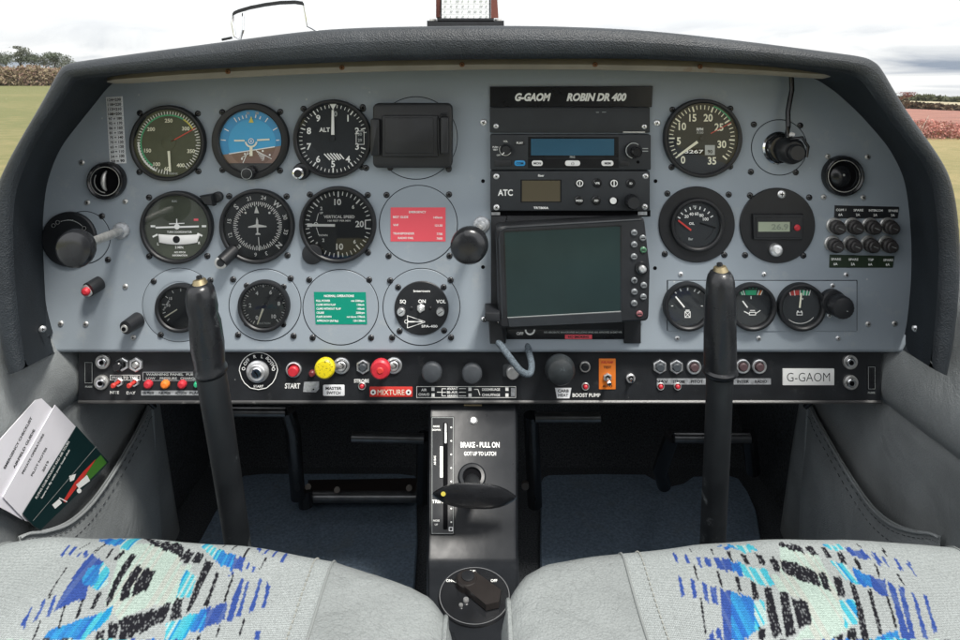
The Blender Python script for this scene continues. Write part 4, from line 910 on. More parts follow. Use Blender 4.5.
# start button
t, ref = sw('push_button', 'red START push button in a steel ring', 'button', 292, 373); b = MB(ref); nut(b, 292, 372.3, 7.8, STEEL, inner=.8); b.build('ring', t); b = MB(ref, RED); b.lathe(292, 373.2, [(5.4, 0), (5.2, 5), (4.2, 6.2)], 28); b.build('cap', t)
b, fin = single('placard', 'white bold START lettering below the red push button', 'placard', 292.5, 386, .6, D0=D2, group='printed placards'); b.text('START', 292.5, 386, 5, .4, w=15.5, m=INK, bold=.03, shear=.1); fin()
b, fin = single('warning_lamp', 'dull dark red lamp beside the yellow knob', 'lamp', 311.5, 374.5, 4, D0=D2, group='coloured warning lamps'); b.use(mat('dull_red', (.16, .03, .035), .4)); b.lathe(311.5, 374.5, [(3.4, 0), (3.2, 3), (2, 4.4)], 22); fin()
b, fin = single('placard', 'scratched silver label left of the MASTER SWITCH label', 'placard', 311.5, 387, .6, D0=D2, group='printed placards'); b.use(LABELG); b.poly([(304, 382), (319, 381.5), (319, 389), (316, 392.5), (303, 392)], .3); b.text('FUEL', 311, 384.5, 2.6, .5, w=11, m=DIM); b.text('PUMP', 311, 389, 2.6, .5, w=11); b.use(BLACK); b.disc(313.5, 389.5, .9, .6, 10); fin()
def knobpull(name, label, x, y, r, m_, nx, ny, lobes=0, df=24, group='round pull knobs on the black panel', nutr=8, nm=STEEL):
    t, ref = sw(name, label, 'knob', x, y, df, group); s2 = (712 - df) / 700
    ref = (x, y, s2)
    b = MB(ref); nut(b, nx, ny, nutr, nm, inner=.72); nut(b, nx, ny, nutr * .6, STEEL, 1, 3, inner=.6); b.build('nut', t)
    b = MB(ref, DULLSTEEL); b.tube([(nx, ny, 1), (x + 1, y, df - 8)], .0026); b.build('shaft', t)
    b = MB(ref, m_); b.lathe(x, y, [(r * .6, df - 10), (r * .95, df - 8), (r, df - 5), (r * .96, df - 2), (r * .8, df - .4), (r * .4, df)], 40, lobes=lobes, amp=.015 if lobes else 0)
    if lobes: b.use(REDPAINT); b.lathe(x, y, [(r * .35, df), (r * .25, df + .8)], 16)
    b.build('knob', t); return t, ref
knobpull('master_switch_knob', 'worn yellow master switch knob with black chips', 324, 370, 10.4, YKNOB, 336.8, 375, nutr=8.5)
b, fin = single('placard', 'white label reading MASTER SWITCH under the yellow knob', 'placard', 333.5, 390.3, .6, D0=D2, group='printed placards'); b.use(LABELW); b.rbox(323, 385, 344.5, 396, 1.2, 0, .5, .15); b.text('MASTER', 333.7, 388.3, 2.9, .7, w=16, m=BLACK); b.text('SWITCH', 333.7, 392.8, 2.9, .7, w=14); fin()
t, ref = sw('push_switch', 'dark capped switch in steel nut left of the red mixture knob', 'switch', 362, 369.5); b = MB(ref); nut(b, 362, 369.5, 7.3, STEEL, hexa=True, inner=.7); b.build('nut', t); b = MB(ref, mat('grey_cap', (.06, .07, .08), .5)); b.lathe(362, 369.5, [(4, 0), (4, 4), (3, 5)], 22); b.build('cap', t)
b, fin = single('placard', 'tiny white STROBE lettering above a small red lamp', 'placard', 361.5, 381, .6, D0=D2, group='printed placards'); b.text('STROBE', 361.5, 381, 3.4, .4, w=15, m=INK, bold=.03); fin()
def tiny(label, x, y):
    b, fin = single('warning_lamp', label, 'lamp', x, y, 4, D0=D2, group='coloured warning lamps'); nut(b, x, y, 3.9, DULLSTEEL, inner=.75, h=1.2); b.use(RED); b.lathe(x, y, [(2.3, 0), (2.2, 2.4), (1.2, 3.4)], 18); fin()
tiny('tiny red lamp under the STROBE lettering', 361.5, 387.5)
knobpull('mixture_knob', 'red ribbed mixture pull knob', 380, 370.8, 10.2, RED, 391, 374.8, lobes=18, nutr=8.5)
b, fin = single('placard', 'red plate lettered MIXTURE with a rivet at each end', 'placard', 391, 392.3, .8, D0=D2, group='printed placards'); b.use(REDPAINT); b.rbox(369.5, 387, 412.5, 397, .4, 0, .6, .2); b.text('MIXTURE', 391, 392.3, 5.4, .8, w=27, m=LUME, bold=0)
for x in (373.2, 408.5): b.use(INK); b.disc(x, 392.3, 2.8, .8, 18); b.use(DARK); b.disc(x, 392.3, 1.1, 1.0, 12)
fin()
GK = mat('grey_knob', (.055, .062, .07), .5, var=.15, vscale=60, bump=.2, bscale=700)
for lab, x, y in (('dull grey round knob right of the MIXTURE plate', 431.5, 374.2), ('second dull grey round knob above the heater diagram', 472, 375.5)):
    t, ref = sw('heater_knob', lab, 'knob', x, y, 16, 'round pull knobs on the black panel'); b = MB(ref, GK); b.lathe(x, y, [(4, 0), (4, 5), (9, 6), (10.3, 9), (10.1, 13), (8.5, 15), (5, 16)], 36); b.build('knob', t)
t, ref = sw('push_button', 'bright silver button beside the dangling cable', 'button', 513, 374); b = MB(ref, mat('dark_backplate', (.05, .055, .06), .5)); b.rbox(503, 367, 522, 380, 3, 0, 1.5, .5); b.build('backplate', t); b = MB(ref, STEEL); b.lathe(513, 374.2, [(6.6, 0), (6.4, 6), (5.4, 7.2)], 30); b.build('cap', t)
b, fin = single('placard', 'white outlined heater diagram with arrows and French and English words', 'placard', 466, 392.2, .6, D0=D2, group='printed placards')
b.use(INK); b.frame(416.5, 386.5, 516, 398, .5, .3)
b.text('AIR', 424, 390, 2.4, .4, m=INK); b.text('CHAUD', 424, 394.5, 2.4, .4, w=11)
for x in (433, 470, 507): b.rect(x - 1.6, 387.5, x + 1.6, 391, .4); b.rect(x - 1.6, 393.5, x + 1.6, 397, .4)
b.line(437, 392.3, 442, 392.3, .7, .4); b.line(442, 388.5, 442, 396, .7, .42)
for i, s_ in enumerate(('AVANT', 'BI-AIR', 'ARRIERE')): b.line(442, 388.8 + i * 3.6, 446, 388.8 + i * 3.6, .7, .44); b.text(s_, 452.5, 388.8 + i * 3.6, 2.4, .4, w=11); b.line(459, 388.8 + i * 3.6, 466, 388.8 + i * 3.6, .6, .4)
b.line(474, 389.5, 478, 389.5, .7, .4); b.line(478, 389.5, 480, 395.5, .7, .42); b.text('DESEMBUAGE', 491, 389.6, 2.4, .4, w=18); b.text('CHAUFFAGE', 491, 395, 2.4, .4, w=18)
b.use(LABELG); b.rect(511, 388, 515, 396.5, .45); fin()
t, ref = sw('carb_heat_knob', 'largest black ball knob on the black panel, dusty on its left side', 'knob', 561, 373.5, 30, 'round pull knobs on the black panel')
b = MB(ref, mat('dusty_knob', (.025, .03, .033), .45, var=.3, vscale=60, bump=.3, bscale=200, wear=(.20, .24, .26), wscale=55, wamt=.75)); b.lathe(561, 373.5, [(4, 0), (4, 8), (8, 10), (13.5, 14), (15.3, 19), (15.0, 24), (12.5, 28), (8, 30), (3, 30.6)], 44); b.build('knob', t)
b, fin = single('placard', 'grey CARB HEAT label under the biggest ball knob', 'placard', 564, 392.5, .6, D0=D2, group='printed placards'); b.use(LABELW); b.poly([(555, 388), (571.5, 388), (569.5, 398.5), (557, 398.5)], .3); b.text('CARB', 563.3, 391, 2.8, .5, w=11, m=BLACK); b.text('HEAT', 563.3, 395.3, 2.8, .5, w=10); fin()
t, ref = sw('push_button', 'dark ringed push button above a red lamp left of the orange plate', 'button', 586, 369.5); b = MB(ref); nut(b, 586, 369.5, 5.4, DULLSTEEL, inner=.75); b.build('ring', t); b = MB(ref, BLACK); b.lathe(586, 369.5, [(3.8, 0), (3.6, 3.5), (3, 4)], 22); b.build('cap', t)
tiny('red lamp left of the orange plate', 586, 388)
b, fin = single('placard', 'white hand made BOOST PUMP lettering near the orange plate', 'placard', 586.5, 395.3, .6, D0=D2, group='printed placards'); b.text('BOOST PUMP', 586.5, 395.3, 3.5, .4, w=28, m=INK); fin()
t, ref = sw('toggle_switch', 'silver toggle on a bright orange plate', 'switch', 609, 377, 10)
b = MB(ref, ORANGE); b.rbox(600.5, 362.5, 617.5, 393.5, .6, 0, .8, .2); b.rect(601, 351.5, 617, 353.5, .6); b.text('FUEL PUMP', 609, 366, 2.2, 1, w=12, m=REDPAINT); b.text('TEST', 609, 371, 2.4, 1, w=8, m=BLACK); b.text('AUTO', 609, 390, 2.4, 1, w=10); b.build('plate', t)
b = MB(ref, STEEL); nut(b, 609, 381, 4.6, DULLSTEEL, .8, hexa=True); b.use(CHROME); b.lathe(609, 381, [(1.8, 2), (1.7, 7), (2.4, 12), (1.4, 13)], 16, tilt=(0, .15)); b.build('lever', t)
t, ref = sw('toggle_switch', 'single small silver toggle right of the orange plate', 'switch', 632.5, 382, 10); b = MB(ref); nut(b, 632.5, 382, 4.6, STEEL, hexa=False); b.build('nut', t); b = MB(ref, CHROME); b.lathe(632.5, 382, [(1.4, 1), (1.6, 8), (1, 9)], 14); b.build('lever', t)
for i, (x, y, hx) in enumerate(((661.5, 369.3, True), (678.3, 369.5, True), (696, 369.7, False), (745.2, 369, False), (761.8, 369.2, False))):
    lab = ('hexagon nut switch, left one of the pair left of the right control stick', 'hexagon nut switch, right one of the pair left of the right control stick', 'round rimmed switch touching the left edge of the right control stick',
           'round rimmed switch just right of the right control stick', 'round rimmed switch left of the G-GAOM plate')[i]
    t, ref = sw('push_switch', lab, 'switch', x, y); b = MB(ref); nut(b, x, y, 7.3, STEEL, hexa=hx, inner=.7); b.build('nut', t)
    b = MB(ref, mat('grey_cap', (.06, .07, .08), .5) if hx else mat('maroon_cap', (.10, .06, .065), .5)); b.lathe(x, y, [(4.4, 0), (4.3, 4), (3.2, 5)], 24); b.build('cap', t)
b, fin = single('placard', 'long silver label strip under the switches around the right control stick', 'placard', 713, 381.5, .6, D0=D2, group='printed placards'); b.use(LABELG); b.rect(657, 378.5, 771, 384.7, .3)
for s_, x in (('NAV', 662), ('STROBE', 679), ('PITOT', 697), ('INTER', 743), ('RADIO', 761)): b.text(s_, x, 381.6, 2.8, .5, w=12, m=BLACK)
fin()
tiny('tiny red lamp below the left hexagon switch near the right control stick', 661.5, 387.8); tiny('tiny red lamp below the right hexagon switch near the right control stick', 678.5, 387.8)
b, fin = single('name_plate', 'white plate engraved G-GAOM at the right of the black panel', 'sign', 808.5, 377, 1.5, D0=D2); b.use(WHITEP); b.rbox(783, 369, 834.5, 385.5, .5, 0, 1.2, .3); b.text('G-GAOM', 808.5, 377.2, 9, 1.4, w=43, m=BLACK, bold=-.012); fin()

# ------------------------------------------------------------------ control sticks
def stick(label, pts, gtop, button=True):
    """pts: list of (px, py, depth, radius_px) from top of the grip down"""
    base = P(pts[-1][0], pts[-1][1], pts[-1][2]); t = empty('control_stick', base, label, 'control stick', 'the two control sticks')
    def tb(m, rows, name, n=28):
        b = MB(None, m); V = [P(px, py, D) - base for px, py, D, r in rows]; R = [r * D / 700 for px, py, D, r in rows]
        R = [r_ / 1000 * 700 / 700 for r_ in [r * D / .7 for px, py, D, r in rows]]
        b.V = []
        dirs = (V[-1] - V[0]).normalized(); up = Vector((0, 1, 0)); a = dirs.cross(up).normalized(); c = dirs.cross(a)
        ids = []
        for p, r in zip(V, R):
            ids.append([b.v(*(p + (a * cos(2 * pi * k / n) + c * sin(2 * pi * k / n)) * r)) for k in range(n)])
        for r0, r1 in zip(ids, ids[1:]):
            for k in range(n): b.face((r0[k], r0[(k + 1) % n], r1[(k + 1) % n], r1[k]))
        b.face(ids[0][::-1]); b.face(ids[-1]); return b.build(name, t, ang=40)
    g = [p for p in pts if p[1] <= gtop]; s_ = [p for p in pts if p[1] >= gtop]
    tb(RUBBER, g, 'grip'); tb(mat('stick_shaft', (.012, .014, .016), .45, var=.25, vscale=25, bump=.2, bscale=300, wear=(.18, .20, .21), wscale=34, wamt=.7, wlo=.58, roughvar=.1), s_, 'shaft')
    x, y, D, r = pts[0]
    tb(mat('brass', (.30, .25, .15), .45, metal=.8), [(x - 1, y - 4, D, 4), (x - .8, y - 3.5, D, 6), (x, y + 1.5, D, 8)], 'cap_ring', 20)
    tb(BLACKG, [(x - 1, y - 7.5, D, 2), (x - 1, y - 7, D, 2.8), (x - .5, y - 2, D, 3)], 'button', 16)
    return t
stick('left black control stick with a creased rubber grip, leaning right', [(200, 283, .560, 7.5), (200, 285, .560, 11), (200.2, 289, .560, 13.2), (201, 298, .561, 14.6), (202.6, 308, .562, 14.9), (203.6, 315, .563, 13.9), (205, 323, .564, 15.4), (207.5, 345, .566, 16.2), (209.6, 362, .569, 14.8), (210, 366, .569, 14.6), (210.3, 368, .570, 16.2), (210.6, 371, .570, 16.4), (211, 373.5, .570, 14.6), (215.5, 400, .574, 14.4), (222, 440, .58, 13.8), (238, 545, .60, 12.4), (252, 690, .625, 11)], 373.5)
stick('right black control stick with a smooth tapered grip, standing upright', [(720.5, 270, .560, 7), (720.5, 272, .560, 10), (720.5, 276, .560, 12.5), (720.5, 282, .560, 13.8), (720.3, 298, .561, 14.8), (720, 330, .564, 15.8), (720, 362, .568, 16.0), (720, 367, .569, 15.8), (720, 369.5, .569, 17.2), (720, 372, .570, 17.2), (719.8, 375, .570, 13.4), (719, 400, .574, 12.9), (717, 450, .582, 12.8), (712.5, 545, .60, 12.4), (709, 690, .625, 12)], 375)

# ------------------------------------------------------------------ centre console
cs = empty('centre_console', P(472, 560, .62), 'glossy black centre pedestal with brake handle slot, trim scale and lettering', 'console'); co = Vector(cs.location)
def CP(px, py, up=0.0):
    """point on the console's sloping face"""
    k = (py - 80) / F
    D = 1.0267 / (k + .962) if py < 562 else .4805 / (k + .084)
    nrm = Vector((0, -.78, .62)) if py < 562 else Vector((0, -.1, 1))
    return P(px, py, D) + nrm * up - co
b = MB(None, CONS)
rws = []
for py, l, r in ((400, 429, 517), (420, 428.5, 517.5), (450, 428, 518), (480, 427.5, 518), (510, 427.5, 518), (535, 427, 518), (550, 427, 518), (558, 426.5, 518.5), (563, 426.5, 519), (572, 427, 519), (600, 427, 518), (660, 424, 522)):
    L_ = CP(l, py); R_ = CP(r, py); dn = Vector((0, .012, -.004)); e = Vector((.0022, 0, 0))
    rws.append([L_ + Vector((0, .02, -.25)), L_ + dn * .3, L_ + e + Vector((0, -.0004, .0008)), L_ + e * 2, L_.lerp(R_, .5), R_ - e * 2, R_ - e + Vector((0, -.0004, .0008)), R_ + dn * .3, R_ + Vector((0, .02, -.25))])
ids = [[b.v(*p) for p in r] for r in rws]
for r0, r1 in zip(ids, ids[1:]):
    for i in range(8): b.face((r0[i], r1[i], r1[i + 1], r0[i + 1]))
o = b.build('housing', cs, recalc=False)
class CB(MB):
    def v(s, x, y, d): s.V.append(tuple(CP(x, y, d / 1000))); return len(s.V) - 1
def cb(m): q = CB(None, m); return q
b = cb(BLACK); b.rbox(431, 417, 454.5, 535, 1, 0, 2, .5); b.use(DIM); b.frame(432, 418, 453.5, 534, .35, 2.2); b.use(DARK); b.rbox(443.2, 423, 447.8, 530, 1.5, 2, 2.3, .1)
b.use(INK); b.rect(440, 447, 443, 478, 2.4)
for i in range(8): b.use(INK); b.disc(451.3, 428 + i * 13.5, .9, 2.4, 10)
b.text('NOSE', 436.5, 427, 1.8, 2.4, m=INK); b.text('DOWN', 436.5, 430.5, 1.8, 2.4); b.text('AB BAS', 435, 461, 2.0, 2.4, rot=-90); b.text('TRIM', 437.5, 502, 3.4, 2.4, w=11); b.text('NOSE', 436.5, 521, 1.8, 2.4); b.text('UP', 436.5, 525, 1.8, 2.4)
for i in range(11): b.rect(440.5, 448 + i * 2.8, 442.5, 448.4 + i * 2.8, 2.6)
b.use(STEEL); b.rbox(444.6, 424, 446.4, 444, .5, 2.3, 3.2, .3); b.frame(449, 527.5, 453, 531.5, .6, 2.5); b.build('trim_scale', cs)
b = cb(CONS); b.use(INK); b.text('BRAKE - PULL ON', 480, 445, 5.2, .5, w=39, m=INK, cond=.8); b.text('GOT UP TO LATCH', 480, 453.8, 3.8, .5, w=32); b.build('lettering', cs)
b = cb(CONS); b.lathe(472, 477, [(14, 0), (14, 1.2), (12.5, 3), (9.5, 3.4), (8.8, 2)], 36, cap=False); b.use(DARK); b.disc(472, 477, 9, .8, 30); b.build('handle_slot', cs)
b = cb(STEEL); b.lathe(473.5, 420.5, [(4, 0), (4, .8), (2.6, 2)], 18); b.use(DARK); b.line(471.5, 420.5, 475.5, 420.5, .8, 2.1); b.build('screw', cs)
b = cb(mat('brass', (.30, .25, .15), .45, metal=.8)); b.rbox(464, 402.5, 482, 406.5, .6, 0, 3, .5); b.build('latch', cs)
# parking brake handle
br = empty('brake_handle', P(474.5, 496, .61), 'black leaf shaped parking brake handle with a yellow dot', 'brake handle')
b = MB(None, BLACKG); q = Vector(br.location)
def BHp(px, py, dd=0.0): return P(px, py, .610 + (px - 475) * .0001 + dd) - q
N_ = 28; rowsb = []
for kk, (sc, dd) in enumerate(((.90, .012), (1.0, .008), (1.0, .004), (.93, .0008), (.80, 0), (0.01, -.0014))):
    row = []
    for i in range(N_):
        a = 2 * pi * i / N_; ca, sa = cos(a), sin(a)
        tt = ca * (1 - .12 * (1 - abs(ca))); xx = 42.5 * tt; w = 13.6 * (1 - abs(tt) ** 3.0) + 1.0; yy = w * (1 if sa > 0.001 else (-1 if sa < -.001 else 0))
        row.append(b.v(*BHp(474.5 + xx * sc, 496 + xx * .04 + (yy * .9) * sc, dd)))
    rowsb.append(row)
for r0, r1 in zip(rowsb, rowsb[1:]):
    for i in range(N_): b.face((r0[i], r0[(i + 1) % N_], r1[(i + 1) % N_], r1[i]))
b.face(rowsb[0]); b.face(rowsb[-1]); b.build('grip', br, ang=50)
b = MB(None, BLACK); b.tube([tuple(P(472, 482, .675) - q), tuple(P(473, 494, .617) - q)], .008, 16); b.build('shaft', br)
b = MB(None, YELLOW); b.face([b.v(*(BHp(443.3 + 2.4 * sin(k * pi / 8), 494 - 2.4 * cos(k * pi / 8), -.0016))) for k in range(16)]); b.build('dot', br)
# fuel selector on the flat behind
fs = empty('fuel_selector', CP(474.5, 598) + co, 'black round fuel selector with a slanted lever handle and OFF and ON marks', 'fuel selector'); q = Vector(fs.location)
class FB(MB):
    """px authored on the horizontal shelf, metric d up"""
    def v(s, x, y, d): s.V.append(tuple(CP(x, y, d / 1000) + co - q)); return len(s.V) - 1
def ell(b, prof, cx, cy, n=48, m=None):
    if m: b.use(m)
    rows_ = []
    for r, d in prof:
        rows_.append([b.v(cx + r * sin(2 * pi * i / n), cy - r * .82 * cos(2 * pi * i / n), d) for i in range(n)])
    for r0, r1 in zip(rows_, rows_[1:]):
        for i in range(n): b.face((r0[i], r0[(i + 1) % n], r1[(i + 1) % n], r1[i]))
    b.face(rows_[-1][::-1])
b = FB(None, BLACKG); ell(b, [(36, 0), (36, 1.5), (35, 2.5), (33.5, 2.6)], 474.5, 599); b.use(STEEL)
nn = 48
b.use(mat('ring_grey', (.16, .165, .17), .4))
for k in range(nn):
    a0, a1 = 2 * pi * k / nn, 2 * pi * (k + 1) / nn
    b.face([b.v(474.5 + rr * sin(a), 599 - rr * .82 * cos(a), 2.75) for rr, a in ((34.4, a0), (35.2, a0), (35.2, a1), (34.4, a1))])
b.use(INK); b.text('OFF', 494, 584, 2.6, 3.0, m=INK); b.text('ON', 449, 584, 2.6, 3.0); b.text('FUEL', 473, 574.5, 2.2, 3.0); b.line(452, 584, 458, 587, .8, 3); b.build('dial_plate', fs)
LEV = mat('lever_brown_black', (.022, .019, .018), .38, var=.2, vscale=60); b = FB(None, LEV); ell(b, [(11, 2.6), (11, 8), (9.5, 9.6)], 467, 588, 30); b.use(LEV)
ids0 = [[b.v(x, y, d) for x, y in ((459, 592), (475, 581), (501, 600), (499, 612), (486, 615))] for d in (3.5, 8, 9)]
for r0, r1 in zip(ids0, ids0[1:]):
    for i in range(5): b.face((r0[i], r0[(i + 1) % 5], r1[(i + 1) % 5], r1[i]))
b.face(ids0[-1]); b.build('lever', fs)
b = FB(None, DULLSTEEL); ell(b, [(6.5, 9.6), (6.5, 10.4), (5.6, 10.7)], 468, 587, 24, BLACK); ell(b, [(3.0, 3), (2.6, 4.5)], 466, 604, 16, STEEL); ell(b, [(2.2, 3), (2, 4)], 461, 609, 14, STEEL); b.build('pivot', fs)
b = MB(None, BLACKG); c0 = P(505, 640, .55); b = MB(None, BLACKG)
b.tube([tuple(P(x, y, D) - c0) for x, y, D in ((500, 660, .535), (502, 640, .55), (507, 622, .56), (516, 608, .57), (523, 604, .58))], .0019, 10)
o = b.build('cable'); o.location = c0; tag(o, 'thin black cable curving beside the right seat bolster', 'cable')
# ------------------------------------------------------------------ cabin shell
FZ = H - .62
def sheet(name, m, grid, parent=None, org=Vector((0, 0, 0)), sub=0, smooth=True, ang=60):
    b = MB(None, m); ids = [[b.v(*(Vector(p) - org)) for p in r] for r in grid]
    for r0, r1 in zip(ids, ids[1:]):
        for i in range(len(r0) - 1): b.face((r0[i], r0[i + 1], r1[i + 1], r1[i]))
    o = b.build(name, parent, recalc=False, ang=ang)
    if sub: md = o.modifiers.new('s', 'SUBSURF'); md.levels = sub; md.render_levels = sub
    return o
b = MB(None, CARPET)
b.face([b.v(x, y, FZ) for x, y in ((-.47, -.6), (.47, -.6), (.47, 1.12), (-.47, 1.12))])
b.face([b.v(-.47, 1.12, FZ), b.v(.47, 1.12, FZ), b.v(.47, 1.28, FZ + .16), b.v(-.47, 1.28, FZ + .16)])
struct(b.build('floor', smooth=False))
b = MB(None, CARPET); b.face([b.v(-.47, 1.28, FZ + .16), b.v(.47, 1.28, FZ + .16), b.v(.47, 1.28, H - .02), b.v(-.47, 1.28, H - .02)])
b.face([b.v(-.40, 1.28, H - .02), b.v(.40, 1.28, H - .02), b.v(.40, 1.0, H + .012), b.v(-.40, 1.0, H + .012)])
struct(b.build('bulkhead', smooth=False))
def wall(sg):
    prof = [(.50, -.17), (.468, -.195), (.449, -.215), (.434, -.245), (.423, -.270), (.414, -.290), (.4095, -.308), (.4105, -.322), (.4175, -.3305), (.420, -.3325), (.4165, -.336), (.413, -.345), (.411, -.40), (.409, -.50), (.409, -.64)]
    grid = []
    ys = [-.6, -.2, .2, .4, .5, .56, .60, .64, .68, .72, .76, .80, .84, .893, .899]
    for yi, y in enumerate(ys):
        row = []
        for (x, z) in prof:
            wob = .0035 * mnoise.noise(Vector((y * 9 + sg * 5, z * 11, sg)))
            xx = x + wob
            if y > .7 and z > -.33: xx += .0
            yy = y + (max(0, -z - .36) * .28 * (1 if yi >= len(ys) - 2 else .6) if yi >= len(ys) - 4 else 0)
            if yi == len(ys) - 1: xx += .012
            row.append((sg * xx, yy, H + z))
        grid.append(row)
    o = sheet('cabin_wall', LEATHER, grid, sub=2)
    return struct(o)
wall(-1); wall(1)
for sg in (-1, 1):   # dark outer skin beside the footwell
    b = MB(None, CARPET); b.face([b.v(sg * .435, .88, FZ - .01), b.v(sg * .435, 1.3, FZ - .01), b.v(sg * .435, 1.3, H - .04), b.v(sg * .435, .88, H - .22)])
    b.face([b.v(sg * .43, .70, H - .34), b.v(sg * .43, .90, H - .34), b.v(sg * .43, .90, H - .2), b.v(sg * .43, .70, H - .2)])
    struct(b.build('cabin_wall', smooth=False))
# unseen aft cabin: dark bulkhead, roof and quarter panels added to darken reflections
AFT = mat('unseen_aft_dark', (.07, .075, .08), .8, var=.2, vscale=12, bump=.3, bscale=300)
b = MB(None, AFT); b.face([b.v(x, -1.35, z) for x, z in ((-.56, FZ), (.56, FZ), (.56, H + .12), (.36, H + .34), (-.36, H + .34), (-.56, H + .12))]); struct(b.build('unseen_rear_bulkhead', smooth=False))
sheet('unseen_cabin_roof', AFT, [[(x, y, z) for y in (-.62, -1.35)] for x, z in ((-.56, H + .12), (-.47, H + .26), (-.30, H + .345), (0, H + .365), (.30, H + .345), (.47, H + .26), (.56, H + .12))])['kind'] = 'structure'
for sg in (-1, 1):
    b = MB(None, AFT); b.face([b.v(sg * .56, y, z) for y, z in ((-.6, FZ), (-1.35, FZ), (-1.35, H + .12), (-.62, H + .12), (-.85, H + .05), (-.85, H - .14), (-.6, H - .17))]); struct(b.build('cabin_wall', smooth=False))  # unseen aft side panels, added with the roof to darken reflections
def pocket(sg, label):
    """leather map pocket on the side wall; opening edge sags towards the middle"""
    t = empty('map_pocket', (sg * .40, .74, H - .5), label, 'map pocket', 'leather map pockets on the side walls'); q = Vector(t.location)
    edge = [(.862, -.398), (.852, -.397), (.838, -.402), (.80, -.411), (.76, -.419), (.72, -.4245), (.69, -.425), (.66, -.419), (.635, -.409), (.622, -.402), (.616, -.402)]
    ebul = [.004, .005, .007, .010, .013, .016, .018, .018, .014, .008, .004]
    g = []
    for (y, z), bu in zip(edge, ebul):
        col = []
        for k in range(9):
            u = k / 8; zz = z * (1 - u) + (-.64) * u; bulge = bu + .012 * sin(pi * u) * (bu / .018)
            yy = y + (.03 * u if y > .84 else 0)
            col.append((sg * (.4085 - bulge + .003 * mnoise.noise(Vector((y * 14, zz * 14, 3 * sg)))), yy, H + zz))
        g.append(col)
    # doubled hem: roll the lip over
    g2 = [[(sg * (abs(c[0][0]) + .003), c[0][1], c[0][2] - .004), (sg * (abs(c[0][0]) + .001), c[0][1], c[0][2] + .0012)] + c for c in g]
    sheet('pocket_panel', LEATHER, g2, t, q, sub=2)
    def along(off, r, m, name, lift=.0012, dash=0):
        pts = []
        for c in g:
            x, y, z = c[0]; u = off / .24; xx = c[0][0] * (1 - u * 3) + c[1][0] * u * 3 if u < .3 else c[1][0]
            pts.append((xx - sg * lift - q.x, y - q.y, z - off - q.z))
        pts = smoothpts(pts, 8)
        b = MB(None, m)
        if not dash: b.tube(pts, r, 8)
        else:
            for i in range(0, len(pts) - 2, 2): b.tube([pts[i], Vector(pts[i]).lerp(Vector(pts[i + 1]), .9)], r, 6)
        b.build(name, t)
    along(.001, .0014, LEATHER, 'piping', .0016)
    along(.006, .00035, THREAD, 'stitching', .0016, 1)
    along(.016, .0004, THREAD, 'stitching', .0020, 1)
    b = MB(None, BLACKG); y, z = edge[0]; b.tube([(-sg * .001, .845 - q.y, H - .389 - q.z), (-sg * .004, .852 - q.y, H - .398 - q.z)], .003, 12); b.build('snap', t)
    b = MB(None, LEATHER); b.tube([(sg * .404 - q.x, .862 - q.y, H - .398 - q.z), (sg * .4045 - q.x, .874 - q.y, H - .50 - q.z), (sg * .4045 - q.x, .89 - q.y, H - .63 - q.z)], .0022, 8); b.build('seam', t)
pocket(-1, 'grey leather map pocket on the left wall with papers sticking out'); pocket(1, 'empty grey leather map pocket on the right wall')

# papers in the left pocket: thin leaflets standing in the pocket; corners follow the photograph on the pocket's plane
def leaf(name, label, quad, X0, thick, m, marks=None, group=None):
    pts = [onx(px, py, X0 + (520 - py) * dX) for (px, py), dX in zip(quad, [(-.00006)] * len(quad))]
    c = sum(pts, Vector()) / len(pts); b = MB(None, m)
    nrm = (pts[1] - pts[0]).cross(pts[2] - pts[0]).normalized()
    if nrm.x < 0: nrm = -nrm
    f_ = [b.v(*(p - c + nrm * thick)) for p in pts]; k_ = [b.v(*(p - c)) for p in pts]; n_ = len(pts)
    b.face(f_); b.face(k_[::-1])
    for i in range(n_): b.face((f_[i], f_[(i + 1) % n_], k_[(i + 1) % n_], k_[i]))
    if marks:
        class LB(MB):
            def v(s, x, y, d):
                p = onx(x, y, X0 + (520 - y) * -.00006)
                s.V.append(tuple(p - c + nrm * (thick + d / 1000))); return len(s.V) - 1
        q = LB(None, INK); marks(q); off = len(b.V)
        b.V += q.V
        for f, mi in zip(q.Fc, q.M): b.use(q.mats[mi]); b.face([i + off for i in f])
    o = b.build(name, smooth=False); o.location = c; tag(o, label, 'leaflet', group); return o
def mk1(q):
    q.text('EMERGENCY CHECKLIST', 17, 443, 2.3, .3, w=58, rot=-62, m=BLACK); q.text('AIRFIELD GUIDE', 23, 449, 2.3, .3, w=44, rot=-62)
def mk2(q):
    q.text('PRIVATE OPERATORS', 32, 454, 2.0, .3, w=45, rot=-62, m=BLACK); q.text('PILOT NOTES', 38, 462, 2.0, .3, w=32, rot=-62); q.text('2019', 44.5, 466.5, 2.2, .3, w=12, rot=-62)
def mk3(q):
    q.text('FLYING CLUB HOLIDAY AND AIR TOURS', 51.5, 470, 2.0, .3, w=66, rot=-60, m=INK, bold=.02); q.text('learn to fly with your local club', 54.5, 474, 1.7, .3, w=56, rot=-60)
    q.use(GRASSC); q.poly([(100, 455), (106, 463), (85, 484), (78, 478), (90, 465)], .25)
    q.use(DIM); q.line(95, 447, 32, 521, .35, .3)
    q.use(REDPAINT); q.poly([(62, 501), (74, 482), (83, 471), (95, 459), (88, 470), (80, 482), (74, 490), (64, 503)], .4)
    q.use(INK); q.poly([(75, 485), (86, 475), (89, 481), (78, 489)], .45); q.poly([(68, 476), (75, 474), (73, 480), (69, 482)], .45); q.poly([(51, 505), (58, 499), (61, 503), (54, 509)], .45); q.line(58, 498, 66, 502, 1.0, .5); q.disc(78, 491, 2.4, .5, 14)
